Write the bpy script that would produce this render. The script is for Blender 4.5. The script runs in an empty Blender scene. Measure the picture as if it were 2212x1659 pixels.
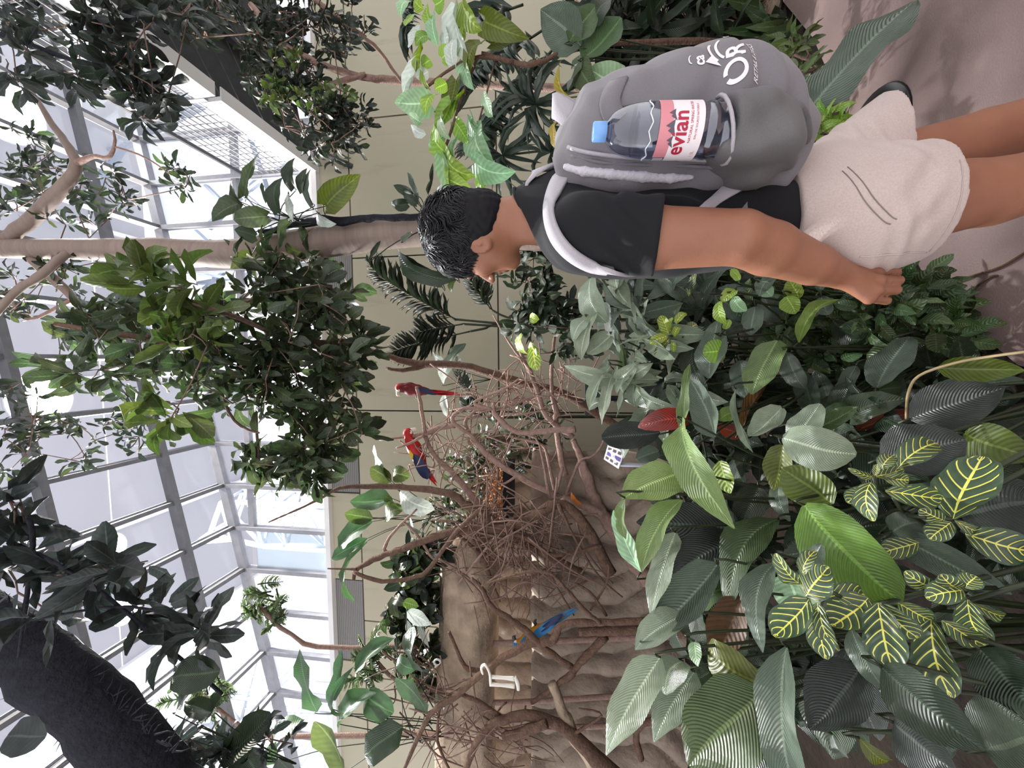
import bpy, bmesh, math, random
import numpy as np
from mathutils import Vector, Matrix, Euler
rnd = random.Random(7)
sc = bpy.context.scene
COL = sc.collection

# ------------------------------------------------------------------ camera
F_PX = 850.0                      # focal length in pixels of the 2212x1659 frame (ultra-wide phone lens)
PIT = math.radians(8.3)           # camera tilted up
CAM_H = 1.36
cam = bpy.data.cameras.new('camera')
cam.sensor_fit = 'HORIZONTAL'; cam.sensor_width = 36.0
cam.lens = 36.0 * F_PX / 2212.0
cam.clip_start = 0.02; cam.clip_end = 200
cam_o = bpy.data.objects.new('camera', cam); COL.objects.link(cam_o)
# the phone was held upright and the picture is stored on its side: picture-left is up
fwd = Vector((0, math.cos(PIT), math.sin(PIT))); upv = Vector((0, -math.sin(PIT), math.cos(PIT))); rgt = Vector((1, 0, 0))
R = Matrix((( -upv.x, rgt.x, -fwd.x), (-upv.y, rgt.y, -fwd.y), (-upv.z, rgt.z, -fwd.z)))
cam_o.matrix_world = Matrix.Translation((0, 0, CAM_H)) @ R.to_4x4()
sc.camera = cam_o

# ------------------------------------------------------------------ world, view
w = bpy.data.worlds.new('overcast'); sc.world = w; w.use_nodes = True
bg = w.node_tree.nodes['Background']
bg.inputs[0].default_value = (0.985, 0.975, 1.0, 1); bg.inputs[1].default_value = 1.2
sc.view_settings.view_transform = 'Standard'; sc.view_settings.look = 'None'
sc.view_settings.exposure = 0.55; sc.view_settings.gamma = 1.0; sc.view_settings.use_curve_mapping = False
cy = sc.cycles
cy.max_bounces = 6; cy.diffuse_bounces = 3; cy.glossy_bounces = 2; cy.transmission_bounces = 5; cy.transparent_max_bounces = 10
cy.use_adaptive_sampling = True; cy.adaptive_threshold = 0.05
cy.sample_clamp_indirect = 6.0; cy.caustics_reflective = False; cy.caustics_refractive = False

# building axes: the end wall stands 3.6 degrees off square to the camera
TH = math.radians(3.6)
AV = Vector((math.cos(TH), -math.sin(TH), 0)); BV = Vector((math.sin(TH), math.cos(TH), 0)); ZV = Vector((0, 0, 1))
def W(a, b, z): return AV * a + BV * b + ZV * z
CAM = Vector((0, 0, CAM_H))
def ray(x, y):
    cx = (829.5 - y) / F_PX; cu = (1106 - x) / F_PX
    return Vector((cx, math.cos(PIT) - cu * math.sin(PIT), math.sin(PIT) + cu * math.cos(PIT)))
def P(x, y, Y):
    "a point of the photograph at the real distance Y in front of the camera"
    r = ray(x, y); return CAM + r * (Y / r.y)
def gv(Y): return 1106 + F_PX * math.tan(PIT + math.atan(CAM_H / Y))      # picture x of the ground at distance Y

# ------------------------------------------------------------------ object helpers
def link(o): COL.objects.link(o); return o
def tag(o, label=None, cat=None, group=None, kind=None):
    if label: o['label'] = label
    if cat: o['category'] = cat
    if group: o['group'] = group
    if kind: o['kind'] = kind
    return o
def thing(name, label, cat, loc=(0, 0, 0), group=None, kind=None):
    o = bpy.data.objects.new(name, None); link(o); o.location = Vector(loc); o.empty_display_size = 0.05
    return tag(o, label, cat, group, kind)
def child(o, parent):
    if parent is not None: o.parent = parent; o.matrix_parent_inverse = world_m(parent).inverted()
    return o
def world_m(p):
    m = p.matrix_basis.copy()
    while p.parent is not None: m = p.matrix_parent_inverse @ m; p = p.parent; m = p.matrix_basis @ m
    return m
def mk(name, verts, faces, mat=None, parent=None, smooth=False, uvs=None, kind=None):
    me = bpy.data.meshes.new(name); me.from_pydata([tuple(v) for v in verts], [], faces)
    if smooth and len(me.polygons): me.polygons.foreach_set('use_smooth', [True] * len(me.polygons))
    if uvs is not None:
        uvl = me.uv_layers.new(name='uv'); idx = np.empty(len(me.loops), dtype=np.int32); me.loops.foreach_get('vertex_index', idx)
        uvl.data.foreach_set('uv', np.asarray(uvs, dtype=np.float32)[idx].ravel())
    if mat is not None: me.materials.append(mat)
    o = bpy.data.objects.new(name, me); link(o); child(o, parent)
    if kind: o['kind'] = kind
    return o
def place(name, me, M, parent=None):
    o = bpy.data.objects.new(name, me); link(o); o.matrix_basis = M; child(o, parent); return o
class MB:
    "collects shapes into one mesh"
    def __init__(s): s.v = []; s.f = []
    def add(s, v, f):
        n = len(s.v); s.v += [Vector(p) for p in v]; s.f += [[i + n for i in q] for q in f]; return s
    def boxm(s, M, sx, sy, sz):
        v = [M @ Vector((x * sx, y * sy, z * sz)) for x in (-.5, .5) for y in (-.5, .5) for z in (-.5, .5)]
        return s.add(v, [(0, 1, 3, 2), (4, 6, 7, 5), (0, 4, 5, 1), (2, 3, 7, 6), (0, 2, 6, 4), (1, 5, 7, 3)])
    def boxw(s, a0, a1, b0, b1, z0, z1):
        v = [W(a, b, z) for a in (a0, a1) for b in (b0, b1) for z in (z0, z1)]
        return s.add(v, [(0, 1, 3, 2), (4, 6, 7, 5), (0, 4, 5, 1), (2, 3, 7, 6), (0, 2, 6, 4), (1, 5, 7, 3)])
    def bar(s, p, q, wd, ht, up=ZV):
        p = Vector(p); q = Vector(q); d = q - p; L = d.length; d.normalize(); x = d.cross(up)
        if x.length < 1e-4: x = d.cross(Vector((1, 0, 0)))
        x.normalize(); z = x.cross(d)
        M = Matrix(((x.x, d.x, z.x, (p.x + q.x) / 2), (x.y, d.y, z.y, (p.y + q.y) / 2), (x.z, d.z, z.z, (p.z + q.z) / 2), (0, 0, 0, 1)))
        return s.boxm(M, wd, L, ht)
    def tube(s, pts, rad, n=8, caps=True):
        pts = [Vector(p) for p in pts]
        if not isinstance(rad, (list, tuple)): rad = [rad] * len(pts)
        m = len(pts); T = []
        for i in range(m):
            t = pts[min(i + 1, m - 1)] - pts[max(i - 1, 0)]; t.normalize(); T.append(t)
        u = T[0].orthogonal().normalized(); V = []; Fc = []
        for i in range(m):
            u = (u - T[i] * u.dot(T[i]))
            if u.length < 1e-5: u = T[i].orthogonal()
            u.normalize(); b = T[i].cross(u)
            for k in range(n):
                a = 2 * math.pi * k / n; V.append(pts[i] + (u * math.cos(a) + b * math.sin(a)) * rad[i])
        for i in range(m - 1):
            for k in range(n):
                Fc.append((i * n + k, i * n + (k + 1) % n, (i + 1) * n + (k + 1) % n, (i + 1) * n + k))
        if caps: Fc.append(tuple(range(n))[::-1]); Fc.append(tuple((m - 1) * n + k for k in range(n)))
        return s.add(V, Fc)
    def lathe(s, M, prof, n=24):
        V = []; Fc = []; m = len(prof)
        for r, z in prof:
            for k in range(n):
                a = 2 * math.pi * k / n; V.append(M @ Vector((r * math.cos(a), r * math.sin(a), z)))
        for i in range(m - 1):
            for k in range(n): Fc.append((i * n + k, i * n + (k + 1) % n, (i + 1) * n + (k + 1) % n, (i + 1) * n + k))
        return s.add(V, Fc)
    def build(s, name, mat, parent=None, smooth=False, kind=None): return mk(name, s.v, s.f, mat, parent, smooth, None, kind)
def catmull(pts, sub=4):
    "smooth path; points may carry a radius as 4th value"
    pts = [list(p) for p in pts]
    if len(pts) < 3: return pts
    out = []; n = len(pts)
    for i in range(n - 1):
        p0 = pts[max(i - 1, 0)]; p1 = pts[i]; p2 = pts[i + 1]; p3 = pts[min(i + 2, n - 1)]
        for k in range(sub):
            t = k / sub
            out.append([0.5 * ((2 * b) + (-a + c) * t + (2 * a - 5 * b + 4 * c - d) * t * t + (-a + 3 * b - 3 * c + d) * t ** 3) for a, b, c, d in zip(p0, p1, p2, p3)])
    out.append(pts[-1]); return out
def branch(mb, spec, sub=4, n=8, jit=0.0):
    "spec: list of (x, y, Y, radius_px)"
    pts = []
    for x, y, Y, r in spec:
        p = P(x, y, Y); dep = (p - CAM).dot(fwd); pts.append([p.x, p.y, p.z, r * dep / F_PX])
    c = catmull(pts, sub); rad = [max(q[3], 0.0008) for q in c]
    V = [Vector(q[:3]) for q in c]
    if jit:
        for i in range(1, len(V) - 1): V[i] += Vector((rnd.uniform(-1, 1), rnd.uniform(-1, 1), rnd.uniform(-1, 1))) * jit * rad[i]; rad[i] *= 1 + rnd.uniform(-jit, jit) * .4
    mb.tube(V, rad, n); return V, rad

# ------------------------------------------------------------------ materials
def nodes(name):
    m = bpy.data.materials.new(name); m.use_nodes = True; nt = m.node_tree; nt.nodes.clear()
    out = nt.nodes.new('ShaderNodeOutputMaterial'); return m, nt, out
def N(nt, t, **kw):
    n = nt.nodes.new('ShaderNode' + t)
    for k, v in kw.items():
        if k[0] == '_': n.inputs[int(k[1:])].default_value = v
        else: setattr(n, k, v)
    return n
def L(nt, a, b): nt.links.new(a, b)
def math_(nt, op, a, b=None, c=None):
    n = nt.nodes.new('ShaderNodeMath'); n.operation = op
    for i, v in enumerate((a, b, c)):
        if v is None: continue
        if isinstance(v, (int, float)): n.inputs[i].default_value = v
        else: nt.links.new(v, n.inputs[i])
    return n.outputs[0]
def mixc(nt, f, a, b):
    n = nt.nodes.new('ShaderNodeMix'); n.data_type = 'RGBA'
    for i, v in ((0, f), (6, a), (7, b)):
        if isinstance(v, (int, float)): n.inputs[i].default_value = v
        elif isinstance(v, (tuple, list)): n.inputs[i].default_value = (*v[:3], 1)
        else: nt.links.new(v, n.inputs[i])
    return n.outputs[2]
def sRGB(r, g, b):
    f = lambda c: (c / 255 / 12.92) if c <= 10 else ((c / 255 + .055) / 1.055) ** 2.4
    return (f(r), f(g), f(b))
def mat_plain(name, c, rough=.6, metal=0, spec=.5, noise=0, nscale=20, c2=None, bump=0, bscale=60, coat=0):
    m, nt, out = nodes(name); b = N(nt, 'BsdfPrincipled'); L(nt, b.outputs[0], out.inputs[0])
    b.inputs['Base Color'].default_value = (*c, 1); b.inputs['Roughness'].default_value = rough; b.inputs['Metallic'].default_value = metal
    b.inputs['Specular IOR Level'].default_value = spec; b.inputs['Coat Weight'].default_value = coat
    if noise or bump:
        tc = N(nt, 'TexCoord')
    if noise:
        n1 = N(nt, 'TexNoise'); n1.inputs['Scale'].default_value = nscale; n1.inputs['Detail'].default_value = 6; L(nt, tc.outputs['Object'], n1.inputs['Vector'])
        f = math_(nt, 'MULTIPLY_ADD', n1.outputs[0], 2.0, -.5); cl = N(nt, 'Clamp'); L(nt, f, cl.inputs[0])
        c2 = c2 or tuple(v * (1 - noise) for v in c)
        L(nt, mixc(nt, cl.outputs[0], c, c2), b.inputs['Base Color'])
    if bump:
        n2 = N(nt, 'TexNoise'); n2.inputs['Scale'].default_value = bscale; n2.inputs['Detail'].default_value = 8; L(nt, tc.outputs['Object'], n2.inputs['Vector'])
        bp = N(nt, 'Bump'); bp.inputs['Strength'].default_value = bump; bp.inputs['Distance'].default_value = .02; L(nt, n2.outputs[0], bp.inputs['Height']); L(nt, bp.outputs[0], b.inputs['Normal'])
    return m
def mat_emit(name, c, s):
    m, nt, out = nodes(name); e = N(nt, 'Emission'); e.inputs[0].default_value = (*c, 1); e.inputs[1].default_value = s; L(nt, e.outputs[0], out.inputs[0]); return m
def mat_leaf(name, c, c2=None, vein=None, nv=14, slant=2.2, pleat=.35, rough=.36, trans=.28, var=.35, island=False, veinw=.0, rib=.06, back=None, tcol=None, hue=.02):
    """leaf blade: uv.x across, uv.y along; pleated side veins as relief, optional coloured veins"""
    m, nt, out = nodes(name); b = N(nt, 'BsdfPrincipled'); b.inputs['Roughness'].default_value = rough; b.inputs['Specular IOR Level'].default_value = .45
    uv = N(nt, 'UVMap'); sx = N(nt, 'SeparateXYZ'); L(nt, uv.outputs[0], sx.inputs[0])
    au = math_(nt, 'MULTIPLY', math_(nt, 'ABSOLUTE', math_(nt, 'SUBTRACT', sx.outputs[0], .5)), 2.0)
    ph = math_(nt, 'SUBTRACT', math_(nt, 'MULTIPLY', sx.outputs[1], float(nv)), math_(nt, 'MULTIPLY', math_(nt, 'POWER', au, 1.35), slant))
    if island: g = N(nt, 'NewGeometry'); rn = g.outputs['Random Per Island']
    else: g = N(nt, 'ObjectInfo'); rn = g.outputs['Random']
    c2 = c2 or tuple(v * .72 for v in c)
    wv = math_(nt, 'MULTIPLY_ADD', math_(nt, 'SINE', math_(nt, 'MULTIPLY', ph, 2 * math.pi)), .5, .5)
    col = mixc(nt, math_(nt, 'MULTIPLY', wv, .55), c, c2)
    if vein is not None:
        fr = math_(nt, 'ABSOLUTE', math_(nt, 'SUBTRACT', math_(nt, 'FRACT', ph), .5))
        vm = math_(nt, 'LESS_THAN', fr, veinw if veinw else .11)
        inner = math_(nt, 'LESS_THAN', au, .86); vm = math_(nt, 'MULTIPLY', vm, inner)
        rm = math_(nt, 'LESS_THAN', au, rib); vm = math_(nt, 'MAXIMUM', vm, rm)
        col = mixc(nt, vm, col, vein)
    else:
        rm = math_(nt, 'LESS_THAN', au, rib); col = mixc(nt, math_(nt, 'MULTIPLY', rm, .5), col, tuple(min(1, v * 2.2 + .03) for v in c))
    tc = N(nt, 'TexCoord'); nz = N(nt, 'TexNoise'); nz.inputs['Scale'].default_value = 7; nz.inputs['Detail'].default_value = 5; L(nt, uv.outputs[0], nz.inputs['Vector'])
    hs = N(nt, 'HueSaturation'); L(nt, col, hs.inputs['Color'])
    L(nt, math_(nt, 'ADD', math_(nt, 'MULTIPLY_ADD', rn, 2 * var, 1 - var), math_(nt, 'MULTIPLY_ADD', nz.outputs[0], .5, -.25)), hs.inputs['Value'])
    r2 = math_(nt, 'FRACT', math_(nt, 'MULTIPLY', rn, 17.3)); L(nt, math_(nt, 'MULTIPLY_ADD', r2, 2 * hue, .5 - hue), hs.inputs['Hue'])
    colf = hs.outputs[0]
    if back is not None:
        ge = N(nt, 'NewGeometry'); colf = mixc(nt, ge.outputs['Backfacing'], colf, back)
    L(nt, colf, b.inputs['Base Color'])
    if pleat:
        bp = N(nt, 'Bump'); bp.inputs['Strength'].default_value = pleat; bp.inputs['Distance'].default_value = .006
        hh = math_(nt, 'SUBTRACT', wv, math_(nt, 'MULTIPLY', math_(nt, 'LESS_THAN', au, rib), 1.0)); L(nt, hh, bp.inputs['Height']); L(nt, bp.outputs[0], b.inputs['Normal'])
    if trans:
        t = N(nt, 'BsdfTranslucent'); mx = N(nt, 'MixShader'); mx.inputs[0].default_value = trans
        if tcol: t.inputs[0].default_value = (*tcol, 1)
        else:
            h2 = N(nt, 'HueSaturation'); h2.inputs['Saturation'].default_value = 1.25; h2.inputs['Value'].default_value = 1.8; L(nt, colf, h2.inputs['Color']); L(nt, h2.outputs[0], t.inputs[0])
        L(nt, b.outputs[0], mx.inputs[1]); L(nt, t.outputs[0], mx.inputs[2]); L(nt, mx.outputs[0], out.inputs[0])
    else: L(nt, b.outputs[0], out.inputs[0])
    return m
# ================================================================== THE SETTING
B0 = 6.2                                    # distance of the end wall
EM, EZ = 0.2156, 8.064                      # roof line in the end wall: z = EZ + EM * a
M_steel = mat_plain('grey painted steel', (.36, .36, .40), .42, .0, .5, .25, 8)
M_steeld = mat_plain('dark grey gasketed steel', (.16, .16, .175), .5, 0, .4, .3, 9)
M_white = mat_plain('white painted metal', (.80, .79, .80), .45, 0, .5, .08, 4)
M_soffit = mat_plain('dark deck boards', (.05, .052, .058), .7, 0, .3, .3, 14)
M_lat = mat_plain('blue grey facade steel', (.26, .30, .38), .5, 0, .4, .2, 3)
M_wire = mat_plain('grey wire mesh', (.36, .36, .38), .5, 0, .4)
M_galv = mat_plain('pale outer steelwork', (.46, .49, .55), .5, 0, .4, .15, 3)
def mat_panel():
    m, nt, out = nodes('stained tan concrete panel'); b = N(nt, 'BsdfPrincipled'); L(nt, b.outputs[0], out.inputs[0]); b.inputs['Roughness'].default_value = .75
    tc = N(nt, 'TexCoord'); mp = N(nt, 'Mapping'); mp.inputs['Scale'].default_value = (1.6, 1.6, .22); L(nt, tc.outputs['Object'], mp.inputs[0])
    n1 = N(nt, 'TexNoise'); n1.inputs['Scale'].default_value = 2.2; n1.inputs['Detail'].default_value = 9; n1.inputs['Roughness'].default_value = .62; L(nt, mp.outputs[0], n1.inputs[0])
    n2 = N(nt, 'TexNoise'); n2.inputs['Scale'].default_value = .5; n2.inputs['Detail'].default_value = 4; L(nt, tc.outputs['Object'], n2.inputs[0])
    c = mixc(nt, n2.outputs[0], sRGB(190, 180, 159), sRGB(160, 158, 135))
    rp = N(nt, 'ValToRGB'); rp.color_ramp.elements[0].position = .55; rp.color_ramp.elements[1].position = .78; L(nt, n1.outputs[0], rp.inputs[0])
    c = mixc(nt, math_(nt, 'MULTIPLY', rp.outputs[0], .55), c, sRGB(108, 104, 82)); L(nt, c, b.inputs['Base Color']); return m
M_panel = mat_panel()
def mat_rib():
    m, nt, out = nodes('ribbed grey louvre panel'); b = N(nt, 'BsdfPrincipled'); L(nt, b.outputs[0], out.inputs[0]); b.inputs['Roughness'].default_value = .6
    tc = N(nt, 'TexCoord'); wv = N(nt, 'TexWave'); wv.wave_type = 'BANDS'; wv.bands_direction = 'Z'; wv.inputs['Scale'].default_value = 9; wv.inputs['Distortion'].default_value = .6; wv.inputs['Detail'].default_value = 2; L(nt, tc.outputs['Object'], wv.inputs[0])
    L(nt, mixc(nt, wv.outputs[0], sRGB(104, 103, 102), sRGB(142, 140, 136)), b.inputs['Base Color'])
    bp = N(nt, 'Bump'); bp.inputs['Strength'].default_value = .5; bp.inputs['Distance'].default_value = .02; L(nt, wv.outputs[0], bp.inputs['Height']); L(nt, bp.outputs[0], b.inputs['Normal']); return m
M_rib = mat_rib()
def mat_glass(name, tint, refl, haze):
    "thin pane: mostly clear, a little reflection and milky dirt"
    m, nt, out = nodes(name); t = N(nt, 'BsdfTransparent'); t.inputs[0].default_value = (*tint, 1)
    g = N(nt, 'BsdfGlossy'); g.inputs['Roughness'].default_value = .03; d = N(nt, 'BsdfDiffuse'); d.inputs[0].default_value = (.8, .82, .85, 1)
    fr = N(nt, 'Fresnel'); fr.inputs[0].default_value = 1.3; m1 = N(nt, 'MixShader'); m2 = N(nt, 'MixShader')
    L(nt, math_(nt, 'MULTIPLY', fr.outputs[0], refl), m1.inputs[0]); L(nt, t.outputs[0], m1.inputs[1]); L(nt, g.outputs[0], m1.inputs[2])
    m2.inputs[0].default_value = haze; L(nt, m1.outputs[0], m2.inputs[1]); L(nt, d.outputs[0], m2.inputs[2]); L(nt, m2.outputs[0], out.inputs[0]); return m
M_pane = mat_glass('clear dusty pane', (.95, .97, 1.0), .5, .03)
M_frost = mat_glass('frosted blue pane', (.72, .80, .86), .4, .35)

# end wall: panels in three courses with open joints over a dark backing
posts = [-.69 + .771 * k for k in range(-9, 9)]
def eave(a): return EZ + EM * a
mb = MB(); mb.boxw(-9.5, 8, B0 + .06, B0 + .3, -.6, 5.50)
wall = mb.build('wall_back', mat_plain('dark joint backing', (.12, .115, .10), .9)); tag(wall, 'tan concrete panel wall under the long window', None, None, 'structure')
g = .012
cols = [-9.2, -7.2, -5.55, -4.55 + .0, -1.9 - .45, -.17, 1.69, 3.7, 5.7, 8]
cols = [-9.3, -7.45, -5.6, -4.56, -2.7, -.84, 1.70, 3.9, 6.0, 8]
for (z0, z1) in ((-.6, 0.02), (0.02, 2.479), (2.479, 4.935)):
    for i in range(len(cols) - 1):
        m_ = MB(); m_.boxw(cols[i] + g, cols[i + 1] - g, B0, B0 + .05, z0 + g, z1 - g); m_.build('panel', M_panel, wall)
# top course: ribbed grey louvres between tan panels
bands = [(-9.3, -8.2, 1), (-8.2, -6.72, 0), (-6.72, -5.33, 1), (-5.33, -3.84, 1), (-3.84, -2.28, 0), (-2.28, -1.52, 1), (-1.52, .87, 0), (.87, 2.05, 1), (2.05, 4.0, 0), (4.0, 5.6, 0), (5.6, 8, 0)]
bands[2] = (-6.72, -5.33, 0)
for a0, a1, t in bands:
    m_ = MB(); m_.boxw(a0 + g, a1 - g, B0 + (.012 if t else 0), B0 + .05, 4.935 + g, 5.47); m_.build('louvre' if t else 'panel', M_rib if t else M_panel, wall)
# sill
mb = MB(); mb.boxw(-9.5, 8, B0 - .10, B0 + .22, 5.46, 5.55); sill = mb.build('trim_1', M_white); tag(sill, 'white sill running under the long window', None, None, 'structure')
# glazed band between sill and sloping roof line
win = thing('window_1', 'tall glazed band of the end wall between sill and sloping roof line', None, W(0, B0, 5.55), None, 'structure')
for a in posts:
    m_ = MB(); m_.boxw(a - .035, a + .035, B0 - .06, B0 + .08, 5.55, eave(a) - .02); m_.build('post', M_steel, win)
for i in range(len(posts) - 1):
    a0, a1 = posts[i] + .035, posts[i + 1] - .035
    if eave(a0) > 7.3:
        m_ = MB(); m_.boxw(a0, a1, B0 - .03, B0 + .06, 6.99, 7.09); m_.build('transom', M_steel, win)
    frost = posts[i] > -3.9 and posts[i] < -3.7
    zt = 7.0
    for z0, z1a, z1b in ((5.55, min(zt, eave(a0)), min(zt, eave(a1))), (7.09, eave(a0), eave(a1))):
        if z1a - z0 < .1: continue
        v = [W(a0, B0 + .02, z0), W(a1, B0 + .02, z0), W(a1, B0 + .02, z1b), W(a0, B0 + .02, z1a), W(a0, B0 + .03, z0), W(a1, B0 + .03, z0), W(a1, B0 + .03, z1b), W(a0, B0 + .03, z1a)]
        mk('pane', v, [(0, 1, 2, 3), (7, 6, 5, 4), (0, 4, 5, 1), (1, 5, 6, 2), (2, 6, 7, 3), (3, 7, 4, 0)], M_frost if (frost and z0 < 6) else M_pane, win)
# roof grid: rafters run level towards the viewer, purlins follow the slope
roof = thing('roof_grid', 'sloping glass roof of dark rafters and purlins above the plants', None, W(0, 3, 8), None, 'structure')
BN = -1.2
sl = Vector((0, 0, 1)) - AV * EM; sl.normalize()
for a in posts:
    m_ = MB(); m_.bar(W(a, BN, eave(a)), W(a, B0 + .02, eave(a)), .06, .11, sl); m_.build('rafter', M_steeld, roof)
    m_ = MB(); m_.bar(W(a, BN, eave(a) + .075), W(a, B0, eave(a) + .075), .085, .02, sl); m_.build('rafter_cap', M_steel, roof)
purl = [6.2, 5.28, 3.82, 2.36, .9, -.56]
for b in purl:
    e0, e1 = posts[0] - .1, posts[-1] + .1
    m_ = MB(); m_.bar(W(e0, b, eave(e0) - .01), W(e1, b, eave(e1) - .01), .085 if b < 6 else .12, .15, sl); m_.build('purlin', M_steeld if b < 6 else M_steel, roof)
for i in range(len(posts) - 1):
    for j in range(len(purl) - 1):
        a0, a1 = posts[i] + .03, posts[i + 1] - .03; b1, b0 = purl[j] - .04, purl[j + 1] + .04
        v = [W(a, b, eave(a) + .05 + dz) for dz in (0, .012) for (a, b) in ((a0, b0), (a1, b0), (a1, b1), (a0, b1))]
        mk('pane', v, [(3, 2, 1, 0), (4, 5, 6, 7), (0, 1, 5, 4), (1, 2, 6, 5), (2, 3, 7, 6), (3, 0, 4, 7)], M_pane, roof)
# outer hall: a pale translucent membrane ceiling above the glass roof, open to the overcast sky beyond its edges
def mat_membrane():
    m, nt, out = nodes('translucent membrane'); t = N(nt, 'BsdfTranslucent'); d = N(nt, 'BsdfDiffuse'); t.inputs[0].default_value = (.50, .485, .52, 1); d.inputs[0].default_value = (.55, .54, .57, 1)
    mx = N(nt, 'MixShader'); mx.inputs[0].default_value = .42; L(nt, d.outputs[0], mx.inputs[1]); L(nt, t.outputs[0], mx.inputs[2]); L(nt, mx.outputs[0], out.inputs[0]); return m
M_memb = mat_membrane()
ceil = thing('ceiling', 'pale membrane ceiling of the outer hall above the glass roof', None, W(0, 5, 14), None, 'structure')
for (a0, a1, b1) in ((-8.7, -4.6, 14.6), (-4.6, -.4, 14.6), (-.4, 3.6, 10.4), (3.6, 8, 10.4), (8, 13, 10.4)):
    for b0 in (-6, -1, 4, 9):
        bb = min(b0 + 5, b1)
        if bb <= b0: continue
        m_ = MB(); m_.boxw(a0 + .02, a1 - .02, b0 + .02, bb - .02, 14.0, 14.01); m_.build('membrane_sheet', M_memb, ceil)
for a in (-8.7, -4.6, -.4, 3.6, 8, 13):
    m_ = MB(); m_.boxw(a - .06, a + .06, -6, 14.6 if a < 0 else 10.4, 13.86, 14.0); m_.build('ceiling_beam', M_white, ceil)

# truss of the outer hall seen through the left of the window
tr = thing('space_frame_truss', 'pale tubular steel truss standing outside the left end of the window', 'truss', W(-4, 9, 6))
def tbar(p, q, r=.06, nm='tube'):
    m_ = MB(); m_.tube([p, q], r, 8); m_.build(nm, M_galv, tr, True)
bt = 8.6
def T(x, y): r_ = ray(x, y); t_ = bt / r_.dot(BV); return CAM + r_ * t_
ch_t = [T(455, 1150), T(478, 1085), T(545, 1085), T(600, 1090), T(700, 1098)]
ch_b = [T(420, 1172), T(500, 1165), T(570, 1180), T(620, 1178), T(705, 1180)]
for c_ in (ch_t, ch_b):
    for i in range(len(c_) - 1): tbar(c_[i], c_[i + 1])
for i in range(len(ch_t)):
    tbar(ch_t[i], ch_b[i], .045)
    if i + 1 < len(ch_t): tbar(ch_t[i], ch_b[i + 1], .045); tbar(ch_t[i] + BV * .8, ch_b[i], .04)
back = [p + BV * .9 + ZV * .2 for p in ch_t]
for i in range(len(back) - 1): tbar(back[i], back[i + 1]); tbar(back[i], ch_t[i], .04); tbar(back[i], ch_b[i + 1], .04)
# lower-left truss legs
tr2 = thing('space_frame_truss', 'second pale tubular truss further left beyond the glass roof', 'truss', W(-6, 9, 6))
tr_ = tr; tr = tr2
l1 = [T(560, 1400), T(470, 1500), T(400, 1570)]; l2 = [T(600, 1480), T(520, 1560), T(440, 1640)]
for c_ in (l1, l2):
    for i in range(2): tbar(c_[i], c_[i + 1])
for i in range(3):
    tbar(l1[i], l2[i], .045)
    if i < 2: tbar(l1[i], l2[i + 1], .04); tbar(l2[i], l1[i + 1], .04)
for xx in (1400, 1460, 1530): tbar(T(530, xx), T(720, xx + 12), .03)
for q in (l1[1], l2[1]): tbar(q, Vector((q.x, q.y, -.05)), .06)
tr = tr_
for q in (ch_t[2], ch_b[2]): tbar(q, Vector((q.x, q.y, -.05)), .06)
# white lattice outside the right of the window
lat = thing('facade_lattice', 'white criss-cross steel facade outside the right of the window', 'lattice', W(4, 9.4, 5))
rl = random.Random(3)
for k in range(34):
    a0 = rl.uniform(.2, 8.5); z0 = rl.uniform(4.8, 14); ang = rl.choice((.5, .9, 1.25, -.6, -1.0, -1.35)) + rl.uniform(-.2, .2); ln = rl.uniform(2.0, 4.6); b_ = rl.uniform(9.0, 10.2)
    m_ = MB(); m_.bar(W(a0 - math.cos(ang) * ln / 2, b_, z0 - math.sin(ang) * ln / 2), W(a0 + math.cos(ang) * ln / 2, b_, z0 + math.sin(ang) * ln / 2), .07, rl.uniform(.10, .26), BV); m_.build('lattice_bar', M_lat, lat)

# walkway coming out of the end wall, upper right
wk = thing('walkway', 'raised walkway with white edge beam and wire railing jutting from the end wall', 'walkway', W(4, 5, 5.6))
A0, A1, ZK = 3.12, 5.9, 5.62
for k in range(26):
    b_ = -2.6 + k * .40
    lo, hi = b_, b_ + .375; s_ = -.86 * (A1 - A0)
    v = []
    for z in (ZK, ZK + .03):
        for (a, b) in ((A0 + .05, hi), (A1, hi + s_), (A1, lo + s_), (A0 + .05, lo)): v.append(W(a, min(b, B0 - .02), z))
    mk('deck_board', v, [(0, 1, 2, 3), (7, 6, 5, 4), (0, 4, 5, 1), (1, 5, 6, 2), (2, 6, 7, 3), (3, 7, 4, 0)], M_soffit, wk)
for (b0, b1) in ((-2.0, .2), (.28, 2.3), (2.38, 4.25), (4.33, 6.18)):
    m_ = MB(); m_.boxw(A0 - .02, A0 + .03, b0, b1, ZK - .16, ZK + .10); m_.build('edge_beam', M_white, wk)
    m_ = MB(); m_.boxw(A0 - .02, A0 + .14, b0, b1, ZK - .17, ZK - .155); m_.build('edge_beam', M_white, wk)
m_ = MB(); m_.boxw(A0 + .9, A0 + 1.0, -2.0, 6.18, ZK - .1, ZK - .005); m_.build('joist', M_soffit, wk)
m_ = MB(); m_.bar(W(A0, -2, ZK + 1.12), W(A0, 6.1, ZK + 1.12), .05, .04); m_.build('handrail', mat_plain('dark rail', (.07, .07, .075), .5), wk)
for b_ in (-1.8, .24, 2.34, 4.29, 6.1):
    m_ = MB(); m_.boxw(A0 - .02, A0 + .02, b_ - .03, b_ + .03, ZK, ZK + 1.12); m_.build('rail_post', M_steel, wk)
for k in range(9):
    m_ = MB(); m_.bar(W(A0, -2, ZK + .16 + k * .10), W(A0, 6.1, ZK + .16 + k * .10), .012, .012); m_.build('rail_wire', M_wire, wk)
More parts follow.
